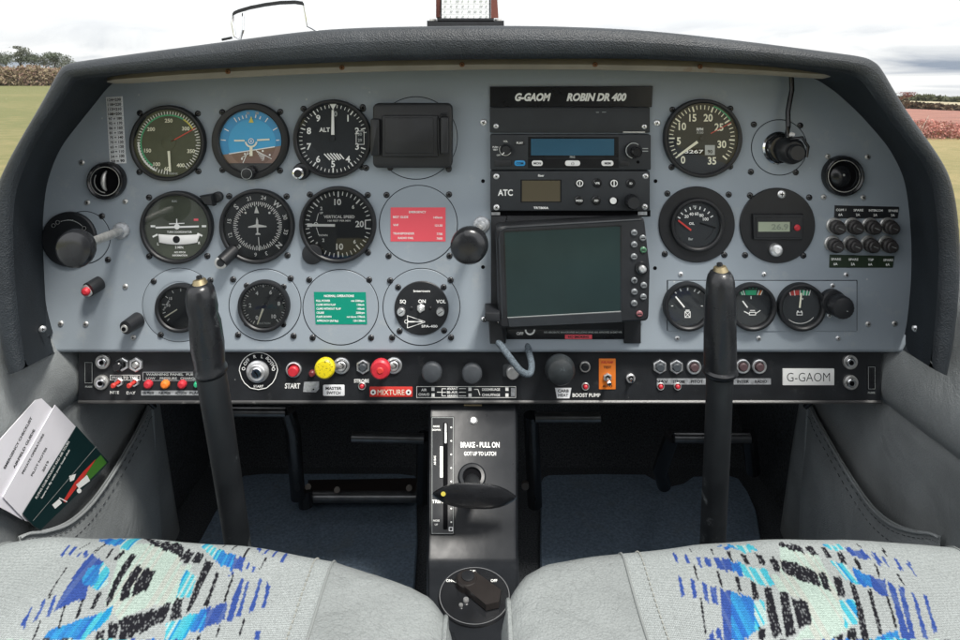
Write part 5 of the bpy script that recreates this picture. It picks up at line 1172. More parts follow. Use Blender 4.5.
leaf('leaflet', 'rearmost plain white leaflet with two lines of capitals, leftmost in the left map pocket', [(35, 400), (41, 398.5), (53, 410), (48, 424), (22, 520), (8, 512), (-30, 492), (-28, 470)], -.4005, .0006, PAPER, mk1, 'leaflets in the left map pocket')
leaf('leaflet', 'middle white leaflet with short printed lines, between the plain one and the dark cover', [(54.5, 405), (80, 432), (40, 525), (25, 521), (2, 497)], -.3990, .0006, PAPER, mk2, 'leaflets in the left map pocket')
leaf('leaflet', 'dark green covered leaflet with a red and white aircraft, frontmost in the pocket', [(76, 426.5), (108, 462), (100, 472), (40, 530), (33, 526), (22, 514)], -.3975, .0006, COVER, mk3, 'leaflets in the left map pocket')

# ------------------------------------------------------------------ floor mats
def fmat(label, pts):
    c = Vector((sum(p[0] for p in pts) / len(pts), sum(p[1] for p in pts) / len(pts), FZ + .001)); t = MB(None, MATC); n_ = len(pts)
    lv = []
    for ins, z in ((0, 0), (0, .005), (.004, .008)):
        lv.append([t.v((x - c.x) * (1 - ins * 3), (y - c.y) * (1 - ins * 3), z) for x, y in pts])
    for r0, r1 in zip(lv, lv[1:]):
        for i in range(n_): t.face((r0[i], r0[(i + 1) % n_], r1[(i + 1) % n_], r1[i]))
    t.face(lv[-1][::-1]); o = t.build('floor_mat'); o.location = c; tag(o, label, 'floor mat', 'blue carpet floor mats')
def gp(px, py):
    D = .612 * F / (py - 80); return ((px - 480) / F * D, D)
fmat('blue carpet mat in the left footwell, partly under a black tube frame', [gp(200, 540)] + [gp(*p) for p in ((215, 512), (243, 476), (262, 474), (290, 474), (350, 474), (400, 474), (416, 476), (417.5, 540))] + [(-.06, .45), (-.40, .45)])
fmat('blue carpet mat in the right footwell with a notch in its far edge', [(.40, .45), (.055, .45), gp(540, 560)] + [gp(*p) for p in ((541, 482), (543, 477.5), (548, 475.5), (600, 474.5), (645, 475), (652, 479), (662, 484), (672, 487), (684, 484), (694, 477), (730, 476), (739, 479), (748, 492), (756, 510), (762, 545))])

# ------------------------------------------------------------------ rudder pedals
TUBE = mat('black_tube', (.14, .145, .15), .3, metal=.7, spec=.6, var=.2, vscale=60)
def pedal(label, bars, D0, group='rudder pedals'):
    c = P(bars[0][0][0], bars[0][0][1], D0); t = empty('rudder_pedal', c, label, 'rudder pedal', group)
    for name, m, r, pts in [(('foot_bar' if i == 0 else 'support_arm'), TUBE if i == 0 else BLACKG, .0065 if i == 0 else .010, bb) for i, bb in enumerate(bars)]:
        b = MB(None, m); b.tube([tuple(P(x, y, D) - c) for x, y, D in pts], r, 16); b.build(name, t)
    return t, c
pedal('upper rudder pedal bar behind the left control stick', [[(205, 411.5, .93), (286, 412, .93)], [(288, 411, .935), (293, 430, .94), (298, 497, .96)]], .93)
t, c = pedal('right rudder pedal bar of the left footwell, beside the console', [[(352, 437, .93), (424, 438.5, .93)], [(424, 436, .935), (423, 500, .97)]], .93)
t, c = pedal('rudder pedal bar just right of the console', [[(600, 417.5, .93), (535, 417.5, .93)], [(531, 415, .935), (535, 505, .96)]], .93)
t, c = pedal('short rudder pedal bar passing behind the right control stick', [[(674, 437.5, .93), (750, 438, .93)], [(672, 436, .935), (660, 470, .98), (664, 485, 1.0)], [(749, 436, .935), (753, 470, 1.0)]], .93)
c = P(360, 497, .98); t = empty('pedal_frame', c, 'black tube frame with bolts low in the left footwell', 'tube frame')
b = MB(None, TUBE); b.tube([tuple(P(x, 497, .98) - c) for x in (306, 360, 424)], .0075, 16); b.build('cross_tube', t)
b = MB(None, mat('rust_plate', (.02, .013, .011), .6)); b.face([b.v(*(P(x, y, D) - c)) for x, y, D in ((308, 480, 1.05), (424, 478, 1.05), (424, 496, .985), (308, 496, .985))]); b.build('plate', t)
for x, y in ((308, 487), (337, 490), (409, 488)): b = MB(None, mat('dark_bolt', (.10, .09, .08), .45, metal=.6)); b.tube([tuple(P(x, y, .985) - c), tuple(P(x, y, .972) - c)], .0042, 12); b.build('bolt', t)
b = MB(None, BLACKG); b.tube([tuple(P(305, 490, .97) - c), tuple(P(306, 506, .97) - c)], .010, 14); b.build('bracket', t)
c = P(525, 484, .9); b = MB(None, MATS['dark_bolt']); b.tube([(0, 0, 0), (0, -.006, 0)], .005, 12); o = b.build('bolt'); o.location = c; tag(o, 'dull bolt head in the dark beside the right of the console', 'bolt')

# ------------------------------------------------------------------ seats
def fabcol(u, v, side):
    """woven zigzag: u mm across (0 at the seat's middle), v mm back from the front edge"""
    per = 8.4; q = math.floor(u / per); fu = u / per - q; uu = q * per
    rnd = random.Random(q * 131 + (7 if side < 0 else 3)).random(); rn2 = random.Random(q * 57 + 11).random()
    base = (.315, .342, .338); mint = (.36, .45, .40)
    edge = abs(uu + 4 - 12 * side) / 98.0
    if .90 < fu and rnd > .45 and edge < 1.0 and mnoise.noise(Vector((q * 3.1, v * .018, side))) > -.15: return (.055, .055, .06)
    if edge > 1: return base
    bar = .64 if edge > .5 else (.86 if q % 3 else .74)
    ph = (uu + (34 if side < 0 else -58)) / 200.0; zz = abs((ph % 1) * 2 - 1) * 92
    w = (v + zz + (rnd - .5) * 8 + (rn2 - .5) * 4 + mnoise.noise(Vector((u * 1.4, v * .5, 1))) * 3) % 112
    inside = 30 < w < 100
    if fu > bar: return mint if (inside and edge < .6) else base
    if edge > .84 and rnd < .35: return base
    if w < 32:
        if edge < .62 and fu > bar * .55: return (.012, .115, .38)
        return (.028, .06, .24)
    if w < 47: return ((.03, .30, .40) if fu < bar * .6 else (.12, .42, .50)) if edge < .72 else base
    if w < 66: return mint if edge < .6 else base
    if w < 94:
        if edge > .72 and q % 2: return base
        g = mnoise.noise(Vector((u * 1.1, v * 1.1, 0)))
        return (.04, .04, .048) if g > -.28 else (.26, .27, .27)
    return base
PATL, PATR = {}, {}
def _pat(s, ox, oy):
    """tag:points in 5.333x magnified photo coordinates; a tag ending in a number is a line of that width"""
    out = []
    for part in s.strip().split(';'):
        part = part.strip()
        if not part: continue
        tg, pts = part.split(':'); v_ = [float(q) for q in pts.replace(' ', ',').split(',') if q]
        P_ = [(ox + v_[i] / 5.3333, oy + v_[i + 1] / 5.3333) for i in range(0, len(v_), 2)]
        if len(tg) > 1:
            w = float(tg[1:]) / 5.333 / 2; (x0, y0), (x1, y1) = P_; P_ = [(x0 - w, y0), (x0 + w, y0), (x1 + w, y1), (x1 - w, y1)]; tg = tg[0]
        xs = [p[0] for p in P_]; ys = [p[1] for p in P_]; gx = sum(xs) / len(xs); P_ = [(gx + (p[0] - gx) * 1.10, p[1]) for p in P_] if tg in 'kcB' else P_; xs = [p[0] for p in P_]; out.append((tg, P_, min(xs) - 1, max(xs) + 1, min(ys) - 1, max(ys) + 1))
    return out
LEFT_PAT = _pat('''m:640,90 960,60 960,400 820,400 640,480 560,400 620,200;B:520,45 640,42 690,60 640,90 575,72;c:690,45 760,45 690,115 640,92;k:770,55 810,45 800,70;k:810,55 860,60 840,90 800,75;k:880,60 965,80 965,145 880,110 845,85;
b:365,85 378,92 330,150 315,140;b:400,95 412,103 375,145 360,138;b:435,108 445,118 420,145 405,138;b:460,112 478,125 455,145 440,140;
b:490,125 550,165 545,180 470,310 455,370 350,400 285,440 300,400 340,325 400,240 440,170;B:470,200 545,175 520,300 450,300 440,260;c:545,170 580,210 570,300 530,330 500,310 520,280;
b:290,340 305,345 265,455 245,460;b:235,370 243,378 195,490 175,485;b:165,405 178,408 130,520 108,515;k8:350,195 265,355;k5:500,50 430,95;k7:560,70 500,125;k14:440,375 410,475;k8:345,400 315,525;k8:215,478 178,580;
k:600,95 612,100 575,155 560,150;k:655,108 665,120 625,165 605,160;k:690,135 720,140 650,260 600,370 575,410 570,380 610,280 660,180;k:740,185 755,205 700,300 690,365 640,380 660,300 700,220;k:780,200 825,225 780,330 705,350 730,260;k:545,335 500,435 485,425 520,340;
B:280,540 350,510 520,450 545,450 480,540 440,600 230,600;c:520,450 595,405 575,470 480,560 430,600 470,520;k:640,480 840,415 820,510 640,600 650,520;k:580,500 640,490 610,600 575,600;k:520,540 560,535 545,600 500,600;k:850,410 910,385 885,480 830,510;k:930,380 965,370 965,460 905,485;c:890,495 965,465 965,600 880,600''', 0, 530) + _pat('''
m:108,180 170,190 120,360 108,400;k:105,90 130,95 115,145 105,140;k:140,105 182,115 155,175 105,160;k:200,120 232,135 205,185 170,175;k:240,155 280,175 160,440 140,445 190,290;k:300,215 318,225 255,415 235,415 265,320;k10:390,240 345,385;k:0,410 55,390 20,500 0,505;k:80,375 125,360 90,465 50,485;
k12:355,75 320,100;k10:415,85 370,120;k10:475,100 445,150;k9:565,150 535,210;k10:450,465 425,570;k9:320,510 300,580;k:200,555 220,550 210,600 190,600;c:215,90 260,70 330,110 300,170 270,130;c:130,215 190,245 160,350 90,365 110,290;B:330,110 400,140 380,215 300,170;b:400,140 455,150 435,215 380,215;
b:470,175 480,180 470,215 455,215;b:495,190 510,195 500,225 490,222;b:525,95 545,100 530,115 512,112;b:570,100 585,105 560,130 545,125;b:620,105 632,115 610,145 595,140;b:670,120 682,130 655,180 640,175;b:360,232 400,228 375,250;
b:430,260 448,270 410,400 385,485 355,485 390,360;b:465,265 475,275 430,465 405,465 440,350;b:530,250 545,260 500,440 470,445 510,320;b:570,285 590,300 560,420 540,425 560,340;b:250,420 360,385 345,480 230,530;B:190,440 250,420 230,530 150,560;c:50,490 190,440 150,560 80,600 30,600;b:510,540 535,545 525,600 500,600''', 160, 530)
RIGHT_PAT = _pat('''m:860,240 960,260 960,340 900,330;B:570,88 660,80 690,100 640,100;c:660,75 760,85 780,115 720,120;k:620,105 640,108 655,160 635,150;k:695,120 725,130 745,180 725,175;k:775,130 810,140 830,190 800,190;k:850,145 890,155 915,220 880,215;
b:333,125 350,125 370,178 352,175;b:393,128 413,130 428,182 410,180;b:460,140 480,145 492,200 472,190;b:500,150 535,150 545,205 510,195;b:550,148 640,160 660,225 575,210;B:640,160 700,180 730,255 660,225;c:700,180 830,215 870,300 800,290 720,250;
k6:425,100 432,120;k7:540,105 550,135;k8:450,190 465,260;k10:575,220 597,300;k10:485,370 510,560;k:665,250 685,255 705,340 685,330;k:750,275 775,285 795,370 765,360;k:825,300 860,310 915,560 870,570 840,440;
b:362,245 380,260 400,350 380,350;b:428,265 448,268 465,360 443,362;b:490,278 515,290 528,390 505,375;b:532,295 565,305 578,400 545,390;b:585,315 650,330 660,600 610,600;B:650,330 770,370 775,540 700,600 655,600;c:770,370 820,385 835,500 775,540;b:530,550 550,545 560,600 530,600;b:565,530 590,520 600,600 570,600;k:795,530 825,525 830,600 790,600''', 610, 530) + _pat('''
m:0,90 200,130 320,360 380,520 250,600 60,600 170,490 140,380 0,320;k:0,70 110,80 125,125 0,90;k:130,82 170,90 200,135 160,130;k:220,100 250,105 280,160 250,155;k:300,115 330,125 355,180 325,175;k:390,150 410,155 440,210 420,205;k:10,160 120,190 190,230 210,300 120,280 20,215;k:205,220 240,225 272,325 235,320;k:285,250 325,260 350,360 310,350;
k:375,285 400,290 440,430 475,600 440,600 410,430;k:470,320 490,325 545,560 525,560;k:500,180 512,185 535,245 525,245;k12:575,360 620,530;k10:625,225 670,310;k7:545,105 570,140;k7:410,80 450,110;k:0,330 40,340 80,550 35,570 20,500;k:65,360 145,380 165,490 100,535;k:360,530 400,520 410,600 355,600;k:285,575 330,560 335,600 290,600;
c:225,75 330,85 360,110 280,110;c:270,165 350,185 430,300 350,270;c:320,365 395,375 415,490 350,520;b:340,90 440,110 485,160 390,140;B:390,205 480,245 500,320 420,290;b:480,245 560,265 580,360 500,330;
b:485,120 505,125 550,185 530,185;b:540,135 555,140 585,195 570,192;b:605,155 625,165 660,225 640,220;b:668,165 690,170 738,258 722,255;b:570,275 610,295 700,600 655,600 610,400;b:630,300 660,310 728,600 700,600;b:700,330 718,335 790,575 765,575;b:765,350 782,360 840,540 820,545;B:510,580 620,535 640,600 505,600''', 780, 530)
def inpoly(x, y, P_):
    c_ = False; j = len(P_) - 1
    for i in range(len(P_)):
        xi, yi = P_[i]; xj, yj = P_[j]
        if (yi > y) != (yj > y) and x < (xj - xi) * (y - yi) / (yj - yi) + xi: c_ = not c_
        j = i
    return c_
FC = {'m': (.36, .45, .40), 'b': (.03, .065, .25), 'B': (.012, .13, .40), 'c': (.03, .34, .44), 'k': (.010, .010, .014)}
def woven(p, side, u, v):
    """the fabric's own pattern, laid flat on the cushion: (ax, y) is where the thread lies"""
    q = math.floor(u / 1.9); rnd = random.Random(q * 77 + side).random()
    base = (.315, .342, .338)
    k = F / p.y; px = 480 + p.x * k; py = 80 - (p.z - H) * k + (rnd - .5) * 3.2
    if py > 640: return fabcol(u, v, side)
    hit = None
    for tg, P_, x0, x1, y0, y1 in (LEFT_PAT if side < 0 else RIGHT_PAT):
        if x0 <= px <= x1 and y0 <= py <= y1 and inpoly(px, py, P_): hit = tg
    if hit is None: return base
    c = FC[hit]
    if hit == 'k': 
        g = mnoise.noise(Vector((u * 1.1, v * 1.1, 0))); return c if g > -.3 else (.15, .16, .165)
    if hit == 'c': t_ = random.Random(q * 31 + 5).random(); return (.34, .46, .44) if t_ < .25 else ((.015, .22, .44) if t_ > .72 else (.03 + .06 * t_, .34 + .06 * t_, .45))
    if hit == 'B': t_ = random.Random(q * 17 + 9).random(); return (.02 + .01 * t_, .10 + .14 * t_, .36 + .10 * t_)
    if hit == 'b' and rnd < .25: return (.06, .10, .27)
    if hit == 'm' and rnd < .3: return (.38, .41, .37)
    return c
def fabric_material():
    m = bpy.data.materials.new('woven_fabric'); m.use_nodes = True; nt = m.node_tree; N = nt.nodes; Lk = nt.links; b = N['Principled BSDF']
    at = N.new('ShaderNodeVertexColor'); at.layer_name = 'weave'; tc = N.new('ShaderNodeTexCoord')
    n = N.new('ShaderNodeTexNoise'); n.inputs['Scale'].default_value = 900; n.inputs['Detail'].default_value = 3
    n3 = N.new('ShaderNodeTexNoise'); n3.inputs['Scale'].default_value = 14; n3.inputs['Detail'].default_value = 4
    r = N.new('ShaderNodeMapRange'); r.inputs['From Min'].default_value = .3; r.inputs['From Max'].default_value = .7; r.inputs['To Min'].default_value = .78; r.inputs['To Max'].default_value = 1.18
    r3 = N.new('ShaderNodeMapRange'); r3.inputs['From Min'].default_value = .3; r3.inputs['From Max'].default_value = .7; r3.inputs['To Min'].default_value = .9; r3.inputs['To Max'].default_value = 1.08
    mm = N.new('ShaderNodeMath'); mm.operation = 'MULTIPLY'
    sc = N.new('ShaderNodeVectorMath'); sc.operation = 'SCALE'
    Lk.new(tc.outputs['Object'], n.inputs['Vector']); Lk.new(tc.outputs['Object'], n3.inputs['Vector']); Lk.new(n.outputs['Fac'], r.inputs['Value']); Lk.new(n3.outputs['Fac'], r3.inputs['Value'])
    Lk.new(r.outputs[0], mm.inputs[0]); Lk.new(r3.outputs[0], mm.inputs[1]); Lk.new(at.outputs['Color'], sc.inputs[0]); Lk.new(mm.outputs[0], sc.inputs['Scale']); Lk.new(sc.outputs[0], b.inputs['Base Color'])
    w1 = N.new('ShaderNodeTexWave'); w1.bands_direction = 'X'; w1.inputs['Scale'].default_value = 330; w2 = N.new('ShaderNodeTexWave'); w2.bands_direction = 'Y'; w2.inputs['Scale'].default_value = 260
    for w in (w1, w2): w.inputs['Distortion'].default_value = 1.5; Lk.new(tc.outputs['Object'], w.inputs['Vector'])
    ad = N.new('ShaderNodeMath'); ad.operation = 'ADD'; a2 = N.new('ShaderNodeMath'); a2.operation = 'ADD'
    Lk.new(w1.outputs['Fac'], ad.inputs[0]); Lk.new(w2.outputs['Fac'], ad.inputs[1]); Lk.new(ad.outputs[0], a2.inputs[0]); Lk.new(n.outputs['Fac'], a2.inputs[1])
    bp = N.new('ShaderNodeBump'); bp.inputs['Strength'].default_value = .55; bp.inputs['Distance'].default_value = .0009; Lk.new(a2.outputs[0], bp.inputs['Height']); Lk.new(bp.outputs[0], b.inputs['Normal'])
    b.inputs['Roughness'].default_value = .9; b.inputs['Specular IOR Level'].default_value = .15; b.inputs['Sheen Weight'].default_value = 0
    return m
FAB = fabric_material()
def interp(tab, x):
    for (a, ya), (b_, yb) in zip(tab, tab[1:]):
        if x <= b_: u = (x - a) / (b_ - a); u = max(0, u); return ya + (yb - ya) * u
    return tab[-1][1]
ZS = -.3265
def seat(sg, label, front, xin, xout, xseam, xseam2):
    """front: table of (|x|, front y) measured at the crest; surface height from distance to the front and inner edges"""
    t = empty('seat', (sg * (xin + xout) / 2, .28, FZ), label, 'seat', 'front seats'); q = Vector(t.location)
    R = .030; RX = .020
    front = [(a_, y_ + .011) for a_, y_ in front]
    def pos(ax, s):
        """ax = distance across from the centre line, s = arc length from the back"""
        yf = interp(front, ax)
        # front roll
        flat = yf - R - .10
        if s < flat: y, dz = .10 + s, 0.0
        elif s < flat + R * pi / 2: a = (s - flat) / R; y, dz = yf - R + R * sin(a), R * (1 - cos(a))
        else: y, dz = yf, R + (s - flat - R * pi / 2)
        return y, dz
    def surf(ai, s):
        # ai: arc coordinate across, from the inner edge's bottom
        if ai < .10: ax, dzx = xin, RX + (.10 - ai)
        elif ai < .10 + RX * pi / 2: a = pi / 2 - (ai - .10) / RX; ax, dzx = xin + RX * (1 - sin(a)), RX * (1 - cos(a))
        else: ax, dzx = xin + RX + (ai - .10 - RX * pi / 2), 0.0
        y, dz = pos(ax, s); d = sqrt(dz * dz + dzx * dzx) if (dz < R and dzx < RX) else max(dz, dzx)
        ctr = (ax - (xin + xout) / 2) / ((xout - xin) / 2); puff = .004 * (1 - ctr * ctr) + .0026 * mnoise.noise(Vector((ax * 18, y * 18, sg * 4)))
        return Vector((sg * ax, y, H + ZS + puff - d)), ax
    def patch(name, a0, a1, m, na, s0=0, s1=.52, ns=230, col=False):
        V = []; Fq = []; cols = []
        for i in range(na + 1):
            ai = a0 + (a1 - a0) * i / na
            for j in range(ns + 1):
                s = s0 + (s1 - s0) * j / ns; p, ax = surf(ai, s)
                if col: p.z += .0008 * 0
                V.append(tuple(p - q))
                if col:
                    yf = interp(front, ax); cols.append(woven(p, sg, (ax - (xseam + xseam2) / 2) * 1000 * sg, (.10 + s - .50) * -1000))
        for i in range(na):
            for j in range(ns): a = i * (ns + 1) + j; Fq.append((a, a + 1, a + ns + 2, a + ns + 1))
        me = bpy.data.meshes.new(name); me.from_pydata(V, [], Fq); me.materials.append(m)
        me.polygons.foreach_set('use_smooth', [True] * len(Fq))
        if col:
            ca = me.color_attributes.new('weave', 'FLOAT_COLOR', 'POINT'); ca.data.foreach_set('color', [c for cc in cols for c in (*cc, 1)])
        o = bpy.data.objects.new(name, me); C.objects.link(o); o.parent = t
    off = .10 + RX * pi / 2 - xin - RX    # ai = ax + off on the flat
    patch('inner_bolster', 0, xseam + off, LEATHERL, 50, ns=90)
    patch('fabric_cushion', xseam + off, xseam2 + off, FAB, 300, ns=400, col=True)
    patch('outer_bolster', xseam2 + off, xout + off, LEATHERL, 16, ns=90)
    for xs in (xseam, xseam2):
        b = MB(None, mat('seam_cord', (.20, .215, .21), .7)); pts = []
        for j in range(61):
            p, _ = surf(xs + off, .52 * j / 60); p.z += .0002; pts.append(tuple(p - q + Vector((0, .0003, 0))))
        b.tube(pts, .0009, 8); b.build('piping', t)
    for xo in (-.012, ):
        b = MB(None, THREADL)
        for j in range(20, 116):
            p, _ = surf(xseam + off + xo * -1, .52 * j / 120); p2, _ = surf(xseam + off + xo * -1, .52 * (j + .6) / 120); b.tube([tuple(p - q + Vector((0, .0004, .0004))), tuple(p2 - q + Vector((0, .0004, .0004)))], .0005, 5)
        b.build('stitching', t)
    # inner edge seam of the bolster
    b = MB(None, LEATHERL); pts = []
    for j in range(61): p, _ = surf(.10 + RX * .75, .52 * j / 60); pts.append(tuple(p - q + Vector((-sg * .0006, .0004, .0004))))
    b.tube(pts, .0016, 8); b.build('piping', t)
seat(-1, 'left front seat cushion in pale grey leather with blue and black zigzag fabric', [(.0165, .425), (.022, .436), (.032, .450), (.046, .459), (.07, .469), (.10, .481), (.15, .491), (.20, .4985), (.26, .503), (.31, .503), (.36, .498), (.42, .49), (.50, .48)], .0165, .395, .100, .335)
seat(1, 'right front seat cushion with a blue, black and cyan zigzag woven panel', [(.0135, .436), (.020, .453), (.030, .468), (.044, .477), (.07, .482), (.10, .4865), (.15, .4955), (.20, .501), (.26, .502), (.31, .498), (.36, .492), (.42, .484), (.50, .47)], .0135, .395, .097, .332)

# ------------------------------------------------------------------ things on top of the hood
c = P(466, 22, .68); t = empty('magnetic_compass', c, 'compass housing on the hood with a white correction card hanging in front', 'compass')
b = MB(None, BLACK); 
def pbox(b, x0, y0, x1, y1, D0, D1):
    A = [P(x0, y0, D0) - c, P(x1, y0, D0) - c, P(x1, y1, D0) - c, P(x0, y1, D0) - c]; dz = D1 - D0; B_ = [p + Vector((0, dz, 0)) for p in A]
    i0 = [b.v(*p) for p in A]; i1 = [b.v(*p) for p in B_]
    b.face(i0[::-1]); b.face(i1)
    for k in range(4): b.face((i0[k], i0[(k + 1) % 4], i1[(k + 1) % 4], i1[k]))
pbox(b, 427, 20.5, 504, 26, .665, .73); pbox(b, 437, 18, 494, 21.5, .665, .73); b.build('base', t)
b = MB(None, DULLSTEEL); b.tube([tuple(P(433, 19, .68) - c), tuple(P(433, 21, .68) - c)], .0035, 12); b.tube([tuple(P(498, 19, .68) - c), tuple(P(498, 21, .68) - c)], .0035, 12); b.build('screw', t)
b = MB(None, LABELW); pbox(b, 441.5, -40, 489.5, 19.5, .668, .671); b.use(BLACKG); pbox(b, 440.3, -40, 441.6, 20.5, .667, .672); pbox(b, 489.5, -40, 490.8, 20.5, .667, .672)
def rx(x, y, dd=.6675): p = P(x, y, dd) - c; return b.v(*p)
for i in range(-6, 4):
    y = -2 + i * 5.2; b.use(DIM); b.face([rx(442, y), rx(489, y), rx(489, y + .45), rx(442, y + .45)])
    for k in range(8):
        rr = random.Random(i * 9 + k); b.use(DIM); x = 444 + k * 5.9; w = 1 + rr.random() * 2.6; b.face([rx(x, y + 2, .6673), rx(x + w, y + 2, .6673), rx(x + w, y + 3.4, .6673), rx(x, y + 3.4, .6673)])
b.build('correction_card', t)
b = MB(None, mat('red_brown', (.17, .055, .04), .5)); pbox(b, 436, -40, 440, 17, .69, .72)
iq = [b.v(*(P(x, y, D) - c)) for x, y, D in ((491, -20, .69), (496, -20, .69), (498.5, 18, .69), (491, 18, .69), (491, -20, .73), (496, -20, .73), (498.5, 18, .73), (491, 18, .73))]
for f in ((0, 1, 2, 3), (4, 5, 6, 7), (0, 1, 5, 4), (1, 2, 6, 5), (2, 3, 7, 6), (0, 3, 7, 4)): b.face([iq[k] for k in f])
b.build('side_panel', t)
b = MB(None, BLACKG); pbox(b, 442, -60, 489, 10, .69, .73); b.build('body', t)
# bent bracket standing beyond the hood on the left
c = P(270, 36, .85); t = empty('bracket_loop', c, 'thin chrome and black loop bracket standing beyond the left of the hood', 'bracket')
b = MB(None, BLACK)
tp = [(233, 13.5), (238, 11), (250, 7.5), (265, 4.5), (280, 2.5), (295, 2), (303, 3.2)]
ids = []
for i, (x, y) in enumerate(tp):
    ids.append([b.v(*(P(x, y + dy, D) - c)) for dy, D in ((-1.8, .84), (2.0, .84), (2.0, .855), (-1.8, .855))])
for r0, r1 in zip(ids, ids[1:]):
    for k in range(4): b.face((r0[k], r0[(k + 1) % 4], r1[(k + 1) % 4], r1[k]))
b.face(ids[0]); b.face(ids[-1]); b.build('top_bar', t)
b = MB(None, CHROME); b.tube([tuple(P(x, y, .85) - c) for x, y in ((233, 13), (232.5, 24), (235, 36), (240, 39), (243, 30), (243.5, 13))], .0018, 10)
b.build('leg', t); b = MB(None, CHROME)
b.tube([tuple(P(x, y, .85) - c) for x, y in ((304, 3), (306, 14), (308, 26), (316, 30), (322, 34))], .0017, 10); b.build('leg', t); b = MB(None, WSC)
b.face([b.v(*(P(x, y, .852) - c)) for x, y in ((234, 14), (242, 14), (242, 32), (238, 37), (235, 33))]); b.build('clear_plate', t)
b = MB(None, BLACK); b.tube([tuple(P(222, 39.5, .85) - c), tuple(P(232, 37.5, .85) - c)], .0016, 8); b.build('foot', t)

# windscreen
g = []
for i in range(29):
    ph = radians(-82 + 164 * i / 28); row = []
    for k in range(13):
        u = k / 12
        row.append(((.53 - .10 * u) * sin(ph), (.60 - .42 * u) + (.68 - .20 * u) * cos(ph) - .0, H - .015 - .26 * (1 - cos(ph)) * (1 - u * .7) + .42 * u - .1 * u * u))
    g.append(row)
c = Vector((0, 1.2, H)); o = sheet('windscreen', WSC, g, None, c); o.location = c; tag(o, 'clear curved windscreen wrapped around the front of the cockpit', 'windscreen')

# ------------------------------------------------------------------ outside
TILT = -.027; TY = -.006   # the field falls gently to the right and ahead
def gz(x, y): return TILT * x + TY * y
def grass_material():
    m = bpy.data.materials.new('grass_field'); m.use_nodes = True; nt = m.node_tree; N = nt.nodes; Lk = nt.links; b = N['Principled BSDF']; tc = N.new('ShaderNodeTexCoord')
    def nz(s, d=6, stretch=None):
        n = N.new('ShaderNodeTexNoise'); n.inputs['Scale'].default_value = s; n.inputs['Detail'].default_value = d
        if stretch:
            mp = N.new('ShaderNodeMapping'); mp.inputs['Scale'].default_value = stretch; Lk.new(tc.outputs['Object'], mp.inputs[0]); Lk.new(mp.outputs[0], n.inputs['Vector'])
        else: Lk.new(tc.outputs['Object'], n.inputs['Vector'])
        return n
    a = nz(.12, 5, (1, .35, 1)); c = nz(2.2, 8); r = N.new('ShaderNodeValToRGB')
    r.color_ramp.elements[0].position = .35; r.color_ramp.elements[0].color = (.21, .215, .095, 1); r.color_ramp.elements[1].position = .68; r.color_ramp.elements[1].color = (.38, .315, .16, 1)
    ad = N.new('ShaderNodeMath'); ad.operation = 'ADD'; h1 = N.new('ShaderNodeMath'); h1.operation = 'MULTIPLY'; h1.inputs[1].default_value = .5; h2 = N.new('ShaderNodeMath'); h2.operation = 'MULTIPLY'; h2.inputs[1].default_value = .5
    Lk.new(a.outputs['Fac'], h1.inputs[0]); Lk.new(c.outputs['Fac'], h2.inputs[0]); Lk.new(h1.outputs[0], ad.inputs[0]); Lk.new(h2.outputs[0], ad.inputs[1]); 
    sp = N.new('ShaderNodeSeparateXYZ'); Lk.new(tc.outputs['Object'], sp.inputs[0]); mr = N.new('ShaderNodeMapRange'); mr.inputs['From Min'].default_value = -15; mr.inputs['From Max'].default_value = 15; mr.inputs['To Min'].default_value = -.13; mr.inputs['To Max'].default_value = .12
    Lk.new(sp.outputs['X'], mr.inputs['Value']); a3 = N.new('ShaderNodeMath'); a3.operation = 'ADD'; Lk.new(ad.outputs[0], a3.inputs[0]); Lk.new(mr.outputs[0], a3.inputs[1]); Lk.new(a3.outputs[0], r.inputs['Fac'])
    Lk.new(r.outputs['Color'], b.inputs['Base Color']); b.inputs['Roughness'].default_value = .95; b.inputs['Specular IOR Level'].default_value = .1
    f = nz(25, 6); bp = N.new('ShaderNodeBump'); bp.inputs['Strength'].default_value = .6; bp.inputs['Distance'].default_value = .05; Lk.new(f.outputs['Fac'], bp.inputs['Height']); Lk.new(bp.outputs[0], b.inputs['Normal'])
    return m
GR = grass_material()
b = MB(None, GR); b.face([b.v(x, y, gz(x, y)) for x, y in ((-4000, -800), (4000, -800), (4000, 4000), (-4000, 4000))]); struct(b.build('grass_field', smooth=False))
def slab(name, m, pts, lift):
    b = MB(None, m); b.face([b.v(x, y, gz(x, y) + lift) for x, y in pts]); return struct(b.build(name, smooth=False))
